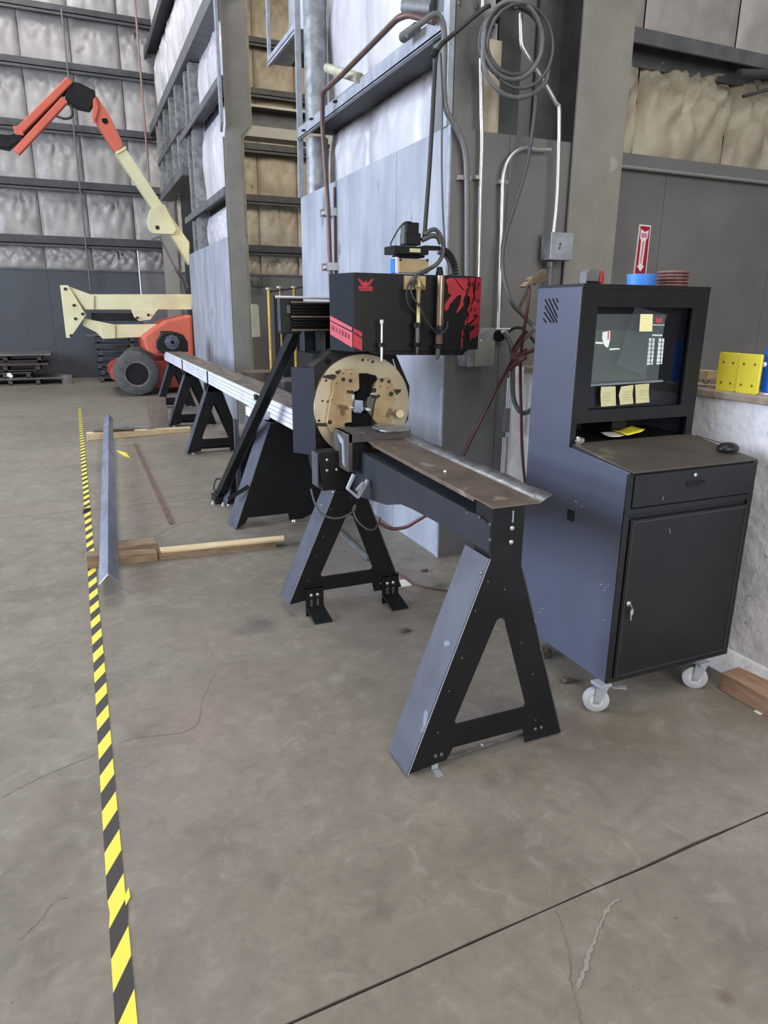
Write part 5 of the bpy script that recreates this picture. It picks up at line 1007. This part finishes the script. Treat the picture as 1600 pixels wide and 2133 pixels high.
# ================= FLOOR ITEMS =================
# steel angle on two battens
sa = thing('steel_angle', 'long blue grey steel angle lying ridge up across the wooden battens', 'steel angle', (.05, 5.0, .09))
def ang(y, l, r, rz):
    return l, r, rz
n0 = [atz(205, 1217, .095), atz(225, 1191, .150), atz(246, 1206, .095)]; f0 = [atz(216, 870, .095), atz(227, 866, .150), atz(235, 870, .095)]
yn, yf = 3.95, 10.3
n0 = [V(-.026, yn, .092), V(.030, yn, .150), V(.083, yn, .092)]; f0 = [V(.245, yf, .128), V(.314, yf, .186), V(.364, yf, .128)]
for a, b, nm in ((0, 1, 'left_leg'), (1, 2, 'right_leg')):
    bm = nb(); dn = V(0, 0, -.007); hexa(bm, [n0[a]+dn, n0[b]+dn, f0[b]+dn, f0[a]+dn, n0[a], n0[b], f0[b], f0[a]]); obj(nm, bm, 'angle', sa, .001)
bm = nb(); bar(bm, n0[0]+V(.004, -.002, .0), n0[1]+V(0, -.002, -.004), .003, .006); obj('cut_edge', bm, 'white', sa)
b1 = thing('wood_batten', 'weathered timber batten under the near end of the steel angle', 'timber', (.25, 4.6, 0))
obj('batten', hexa(nb(), [V(-.083, 4.49, 0), V(.345, 4.475, 0), V(.345, 4.56, 0), V(-.08, 4.60, 0), V(-.083, 4.49, .085), V(.345, 4.475, .062), V(.345, 4.56, .062), V(-.08, 4.60, .085)]), 'wood', b1, .004)
b1 = thing('wood_batten', 'short weathered block behind the near batten right of the angle', 'timber', (.22, 4.69, 0))
obj('batten', hexa(nb(), [V(.09, 4.605, 0), V(.36, 4.60, 0), V(.36, 4.74, 0), V(.09, 4.75, 0), V(.09, 4.605, .085), V(.36, 4.60, .085), V(.36, 4.74, .085), V(.09, 4.75, .085)]), 'wood', b1, .004)
b1 = thing('wood_batten', 'pale pine strip with a dark underside stretching right toward the stand', 'timber', (.8, 4.6, 0))
obj('batten', hexa(nb(), [V(.37, 4.50, .040), V(1.19, 4.445, .040), V(1.21, 4.53, .040), V(.37, 4.59, .040), V(.37, 4.50, .056), V(1.19, 4.445, .056), V(1.21, 4.53, .056), V(.37, 4.59, .056)]), 'wood_light', b1, .003)
obj('underside', hexa(nb(), [V(.355, 4.495, 0), V(1.13, 4.443, 0), V(1.14, 4.52, 0), V(.355, 4.58, 0), V(.355, 4.495, .039), V(1.13, 4.443, .039), V(1.14, 4.52, .039), V(.355, 4.58, .039)]), 'wood', b1)
b2 = thing('wood_batten', 'far pale timber batten under the far end of the steel angle', 'timber', (.6, 9.4, 0))
obj('batten', hexa(nb(), [V(.005, 9.30, 0), V(1.30, 9.50, 0), V(1.30, 9.60, 0), V(.005, 9.42, 0), V(.005, 9.30, .09), V(1.30, 9.50, .06), V(1.30, 9.60, .06), V(.005, 9.42, .09)]), 'wood_light', b2, .004)
tag(obj('flat_bar', box(nb(), .08, .58, 9.36, 9.46, .092, .112), 'rust_sheet', bev=.003), 'short dark steel piece lying on the far batten', 'steel offcut')
P, Q = atz(282, 925, .006), atz(357, 1091, .006); bm = nb(); bar(bm, P, Q, .032, .010); bm2 = tag(obj('rusty_bar', bm, 'rust', bev=.001), 'rusty brown flat bar lying loose on the concrete floor', 'bar')
P, Q = atz(250, 886, .1), atz(308, 912, .1)
tag(obj('steel_offcut', bar(nb(), V(.47, 10.2, .02), V(.80, 9.44, .11), .09, .008), 'angle', bev=.001), 'pale grey steel strip leaning on the far batten', 'steel offcut')
bm = nb(); hexa(bm, [V(.80, 9.56, .085), V(1.02, 9.58, .08), V(1.03, 9.60, .08), V(.80, 9.58, .085), V(.79, 10.2, .42), V(1.08, 10.2, .40), V(1.08, 10.21, .40), V(.79, 10.21, .42)]); tag(obj('steel_sheet', bm, 'rust_sheet'), 'brown curved steel sheet leaning behind the far batten', 'steel sheet')
bm = nb(); prism(bm, [tuple(atz(243, 939))[:2], tuple(atz(263, 944))[:2], tuple(atz(271, 954))[:2], tuple(atz(258, 950))[:2]], 'xy', .002, .006); tag(obj('tape_scrap', bm, 'yellow'), 'small yellow scrap on the floor right of the steel angle', 'scrap')
bm = nb(); hexa(bm, [V(2.43, 1.875, 0), V(2.545, 1.88, 0), V(2.60, 1.45, 0), V(2.44, 1.44, 0), V(2.43, 1.875, .085), V(2.54, 1.88, .085), V(2.595, 1.45, .085), V(2.435, 1.44, .085)])
tag(obj('timber_block', bm, 'wood_red', bev=.005), 'reddish brown timber lying against the foot of the low wall', 'timber')
for k, (px, py, s) in enumerate(((1128, 1366, .045), (1178, 1420, .03), (884, 1190, .02), (845, 1315, .018))):
    q = atz(px, py); bm = nb(); bmesh.ops.create_icosphere(bm, subdivisions=2, radius=s); rn = random.Random(k)
    bmesh.ops.scale(bm, vec=(1.2, .8, .5), verts=bm.verts)
    for v in bm.verts: v.co += V(rn.uniform(-.2, .2)*s, rn.uniform(-.2, .2)*s, rn.uniform(-.15, .15)*s); v.co.z = max(v.co.z, -.3*s)
    bmesh.ops.translate(bm, vec=V(q.x, q.y, .3*s), verts=bm.verts)
    tag(obj('debris', bm, 'blanket'), ('dark crumpled debris on the floor behind the cabinet front left edge', 'small dark debris on the floor left of the front castor', 'tiny dark scrap on the floor by the wall corner', 'flat dark lump on the floor between the two stands')[k], 'debris')
bm = nb(); box(bm, 1.60, 1.70, 3.46, 3.56, 0, .006); tag(obj('card_scrap', bm, 'paper'), 'small pale card on the floor right of the rear stand foot', 'card')
bm = nb(); bar(bm, atz(700, 1100, .01), atz(768, 1165, .01), .03, .015); tag(obj('steel_strip', bm, 'tray_edge', bev=.001), 'thin steel strip on the floor behind the rear A-stand', 'strip')
bm = nb(); box(bm, 2.42, 2.46, 1.66, 1.69, 0, .002); tag(obj('paper_chip', bm, 'paper'), 'tiny white paper chip on the floor before the timber', 'paper')

# ================= BOOM LIFT (y about 15) =================
lf = thing('boom_lift', 'orange and cream articulated boom lift parked at the far end', 'lift', (1.2, 14.6, 0))
ly = lambda px, py, Y=14.8: at(px, py, Y)
def lpoly(name, m, L, y0, y1, par=lf, Y=None, bev=.01, label=None): Y = y0 if Y is None else Y; return obj(name, prism(nb(), [(at(x, y, Y).x, at(x, y, Y).z) for x, y in L], 'xz', y0, y1), m, par, bev, label=label)
cz = lpoly('chassis', 'orange_d', [(240, 762), (262, 752), (330, 752), (398, 748), (398, 806), (300, 812), (232, 790), (230, 772)], 14.25, 15.8, bev=.03)
def wheel(px, y, par):
    c = at(px, 785, y); r = .415; bm = nb(); lathe(bm, V(c.x, y-.14, r), (0, 1, 0), [(0, .23), (0, .34), (.04, .40), (.10, r), (.20, r), (.27, .40), (.30, .34), (.30, .23)], 36, caps=False)
    w_ = obj('tyre', bm, 'tyre', par, sm=35); bm = nb(); lathe(bm, V(c.x, y-.13, r), (0, 1, 0), [(0, .205), (0, .235), (.26, .235), (.26, .205)], 30, caps=False); obj('rim', bm, 'bolt_dark', w_, sm=35)
    bm = nb(); lathe(bm, V(c.x, y-.09, r), (0, 1, 0), [(0, .05), (.0, .20), (.2, .2), (.2, .05)], 24); obj('hub', bm, 'black', w_, sm=35)
    bm = nb(); lathe(bm, V(c.x, y-.135, r), (0, 1, 0), [(0, .22), (0, .238), (.01, .238), (.01, .22)], 30, caps=False); obj('rim_ring', bm, 'galv_post', w_, sm=35)
wheel(285, 14.1, lf); wheel(292, 15.9, lf)
tf = at(395, 785, 14.1); bm = nb(); 
lpoly('turntable', 'orange', [(296, 702), (312, 690), (345, 668), (400, 655), (404, 745), (325, 742), (304, 730)], 14.3, 15.6, bev=.05)
lpoly('hydraulic_motor', 'black', [(335, 690), (360, 690), (372, 700), (368, 735), (330, 735)], 14.2, 14.35)
lpoly('fender', 'orange_d', [(232, 770), (245, 757), (262, 752), (300, 750), (300, 760), (262, 766), (245, 790), (236, 788)], 14.32, 14.6, bev=.02)
# lower arms
B1 = lambda n_, L, y0, y1, m='cream', **k: lpoly(n_, m, L, y0, y1, **k)
ep = B1('end_plate', [(125, 594), (142, 594), (180, 656), (147, 704), (138, 704)], 14.70, 14.76)
B1('upper_arm', [(142, 596), (188, 613), (400, 613), (400, 645), (180, 645), (172, 640)], 14.78, 15.05); B1('arm_shoulder', [(142, 597), (188, 613), (196, 616), (196, 645), (178, 645)], 14.745, 14.78)
B1('link_bracket', [(273, 644), (330, 644), (314, 666), (290, 669), (279, 660)], 14.74, 14.79)
B1('lower_arm', [(175, 663), (238, 676), (330, 675), (345, 700), (215, 706), (200, 692), (172, 678)], 14.78, 15.05); B1('lower_arm_plate', [(205, 672), (240, 676), (241, 705), (214, 706)], 14.75, 14.79)
bx('arm_ram', 'black', lf, at(190, 655, 14.9).x, at(300, 655, 14.9).x, 14.85, 14.95, at(190, 668, 14.9).z, at(190, 652, 14.9).z, bev=.01)
for px, py in ((136, 602), (154, 636), (172, 654), (157, 664), (148, 699), (286, 662), (309, 656)): bolt(ep, at(px, py, 14.70), (0, -1, 0), .028, 'hole', 'bolt', .03)
# long upper boom
up_ = B1('main_boom', [(243, 322), (262, 308), (343, 432), (395, 505), (394, 552), (372, 515), (330, 452), (322, 440)], 14.62, 14.84)
B1('boom_knuckle', [(306, 462), (312, 438), (330, 425), (344, 426), (368, 478), (362, 488), (318, 486), (310, 478)], 14.52, 14.60); bolt(up_, at(328, 474, 14.52), (0, -1, 0), .04, 'hole')
B1('boom_collar', [(240, 316), (262, 304), (265, 309), (243, 322)], 14.59, 14.87); B1('fly_boom', [(193, 204), (202, 200), (228, 240), (255, 295), (255, 306), (240, 316), (210, 270), (194, 240)], 14.62, 14.84, 'orange'); B1('fly_window', [(212, 247), (222, 246), (226, 255), (220, 259), (213, 254)], 14.612, 14.62, 'black_matte', bev=0); B1('fly_gusset', [(194, 206), (200, 202), (206, 225), (196, 260), (192, 246)], 14.58, 14.62, 'orange')
B1('jib_head', [(134, 196), (146, 168), (166, 172), (198, 188), (200, 206), (188, 228), (160, 222), (140, 212)], 14.60, 14.85, 'black', bev=.02)
for a, b, w_ in (((146, 167), (40, 274), .13), ((136, 208), (34, 318), .14)):
    bm = nb(); bar(bm, at(*a, 14.62), at(*b, 14.62), .12, w_, (0, 1, 0)); obj('jib_bar', bm, 'orange', lf, .02)
bm = nb(); bar(bm, at(142, 185, 14.75), at(30, 300, 14.75), .06, .10, (0, 1, 0)); obj('jib_ram', bm, 'black', lf, .01)
B1('jib_foot', [(-10, 278), (20, 280), (44, 272), (50, 292), (30, 300), (18, 310), (-10, 304)], 14.6, 14.85, 'black', bev=.02); B1('jib_lug', [(26, 262), (44, 262), (50, 282), (32, 280)], 14.55, 14.6, 'orange')
obj('hydraulic_hose', tube(nb(), [at(146, 218, 14.55), at(151, 232, 14.52), at(148, 244, 14.5), at(134, 247, 14.5), at(118, 242, 14.52)], .022), 'rubber', lf, sm=60)
bm = nb(); bar(bm, at(334, 496, 14.5), at(366, 560, 14.5), .03, .035, (0, 1, 0)); bar(bm, at(316, 500, 14.5), at(336, 492, 14.5), .04, .05, (0, 1, 0)); bar(bm, at(366, 558, 14.5), at(390, 600, 14.5), .06, .09, (0, 1, 0)); obj('boom_ram', bm, 'bolt_dark', lf)
obj('hydraulic_hose', tube(nb(), [at(370, 565, 14.45), at(382, 585, 14.45), at(388, 612, 14.45)], .015), 'rubber', lf, sm=60)

# ================= STACKS AGAINST THE FAR WALL =================
def pallet(lb, x0, x1, y0, y1, z0, grp, n=5, m='pallet'):
    t = thing('pallet', lb, 'pallet', ((x0+x1)/2, (y0+y1)/2, z0), grp)
    for x in (x0, (x0+x1)/2-.05, x1-.1): bx('runner', m, t, x, x+.08, y0, y1, z0, z0+.10)
    dk = (y1-y0)/n
    for k in range(n): bx('deck_board', m, t, x0, x1, y0+k*dk, y0+(k+.8)*dk, z0+.10, z0+.125)
    bx('bottom_board', m, t, x0, x1, y0, y0+.1, z0-.0, z0+.018); return t
zz = 0.0
pallet('bottom pallet of the left stack of sheets at the far wall', -1.95, -.78, 16.9, 17.9, 0, 'pallets in the left stack')
tag(obj('steel_sheet', box(nb(), -2.1, -.35, 16.85, 17.95, .125, .145), 'sheet_stack'), 'wide steel sheet on the bottom pallet of the left stack', 'steel sheet')
pallet('second pallet of the left stack at the far wall', -1.95, -.95, 16.9, 17.9, .145, 'pallets in the left stack')
pallet('third pallet of the left stack at the far wall', -2.1, -.75, 16.9, 17.9, .30, 'pallets in the left stack')
tag(obj('steel_sheet', box(nb(), -2.1, -.60, 16.8, 17.95, .425, .455), 'pallet'), 'thick brown board on the third pallet of the left stack', 'board')
pallet('top pallet of the left stack at the far wall', -2.1, -.70, 16.9, 17.9, .50, 'pallets in the left stack')
for x in (-1.9, -.95): pass
tag(obj('spacer', box(nb(), -1.9, -.8, 17.0, 17.8, .455, .50), 'pallet'), 'dark spacer boards inside the left pallet stack', 'board')
tag(obj('steel_sheet', box(nb(), -2.2, -.52, 16.75, 18.0, .625, .655), 'sheet_stack', bev=.002), 'pale steel sheet topping the left pallet stack', 'steel sheet')
tag(obj('label_tag', prism(nb(), [(-1.42, .20), (-1.34, .16), (-1.30, .20), (-1.35, .27), (-1.41, .26)], 'xz', 16.84, 16.85), 'white'), 'small white label tag on the left pallet stack', 'tag')
tag(obj('wood_block', box(nb(), -.36, -.16, 16.9, 17.2, .0, .18), 'sheet_stack', bev=.004), 'pale block on the floor right of the left pallet stack', 'block')
for k in range(7):
    z = k*.145; x0 = .42+.03*math.sin(k*2.1); x1 = 1.95
    pallet(('lowest', 'second', 'third', 'fourth', 'fifth', 'sixth', 'topmost')[k]+' pallet of the dark stack behind the boom lift wheel', x0, x1, 16.95, 17.85, z, 'pallets behind the lift', 4, 'girt_dark')
tag(obj('steel_sheet', box(nb(), .22, 1.9, 16.9, 17.9, 1.014, 1.03), 'sheet_stack'), 'steel sheet on top of the dark pallet stack behind the lift', 'steel sheet')

# ================= IN THE BAY BEYOND THE OPENING =================
gz = lambda px, py, Y=8.6: at(px, py, Y)
rk = thing('guard_rail', 'worn yellow posted guard rail standing in the bay behind the machine', 'rail', (2.3, 8.6, 0))
for px in (560, 583, 613):
    q = gz(px, 605); top = gz(px, 603 if px == 560 else 600).z; bm = nb(); cyl(bm, (q.x, 8.6, 0), (q.x, 8.6, top), .022 if px != 583 else .012, n=10); obj('post', bm, 'yellow_post', rk, sm=40)
    bm = nb(); cyl(bm, (q.x, 8.6, top), (q.x, 8.6, top+.02), .04, n=12); obj('post_cap', bm, 'edge_cream', rk, sm=40)
a_ = gz(560, 608); b_ = gz(632, 597); bm = nb(); cyl(bm, a_, b_+V(.2, 0, .03), .012, n=8); obj('top_bar', bm, 'girt_dark', rk, sm=40)
a_ = gz(565, 615, 8.8); b_ = gz(640, 770, 8.8); tag(obj('dark_cabinet', box(nb(), a_.x, a_.x+.9, 8.72, 8.98, 0, a_.z), 'dark_room', bev=.01), 'dark steel cabinet behind the yellow guard rail', 'cabinet')
c_ = at(545, 790, 9.2); t = thing('drum', 'brown drum beside the foot of the stepped column', 'drum', (c_.x, 9.2, 0)); bm = nb(); lathe(bm, (c_.x+.02, 9.3, 0), (0, 0, 1), [(0, .2), (0, .24), (.02, .25), (.4, .25), (.42, .24), (.78, .25), (.80, .25), (.80, .2)], 24); obj('drum_shell', bm, 'rust_sheet', t, sm=30)
c_ = at(598, 790, 7.6); tag(obj('crate', box(nb(), c_.x-.13, c_.x+.3, 7.3, 7.7, 0, .86), 'cable_grey', bev=.02), 'grey bin in the bay left of the chuck guard', 'bin')
c_ = at(572, 830, 8.0); tag(obj('tarp_bundle', box(nb(), c_.x-.25, c_.x+.5, 7.9, 8.4, 0, .62), 'pallet', bev=.06), 'dusty brown bundle lying low in the bay behind the rail', 'bundle')
a_ = at(523, 575+40, 18.2)
pp = thing('wall_pipe', 'pale pipe run fixed low on the far dark wall of the bay', 'pipe', (4.3, 18.1, 1.9))
obj('pipe_run', tube(nb(), rounded([at(524, 585, 18.15), at(525, 596, 18.15), at(552, 596, 18.15)], .05), .03, 8, sm=False), 'cable_grey', pp, sm=50)
obj('pipe_riser', tube(nb(), [at(544, 596, 18.15), at(544, 575, 18.15)], .04, 8, sm=False), 'cable_grey', pp, sm=50)
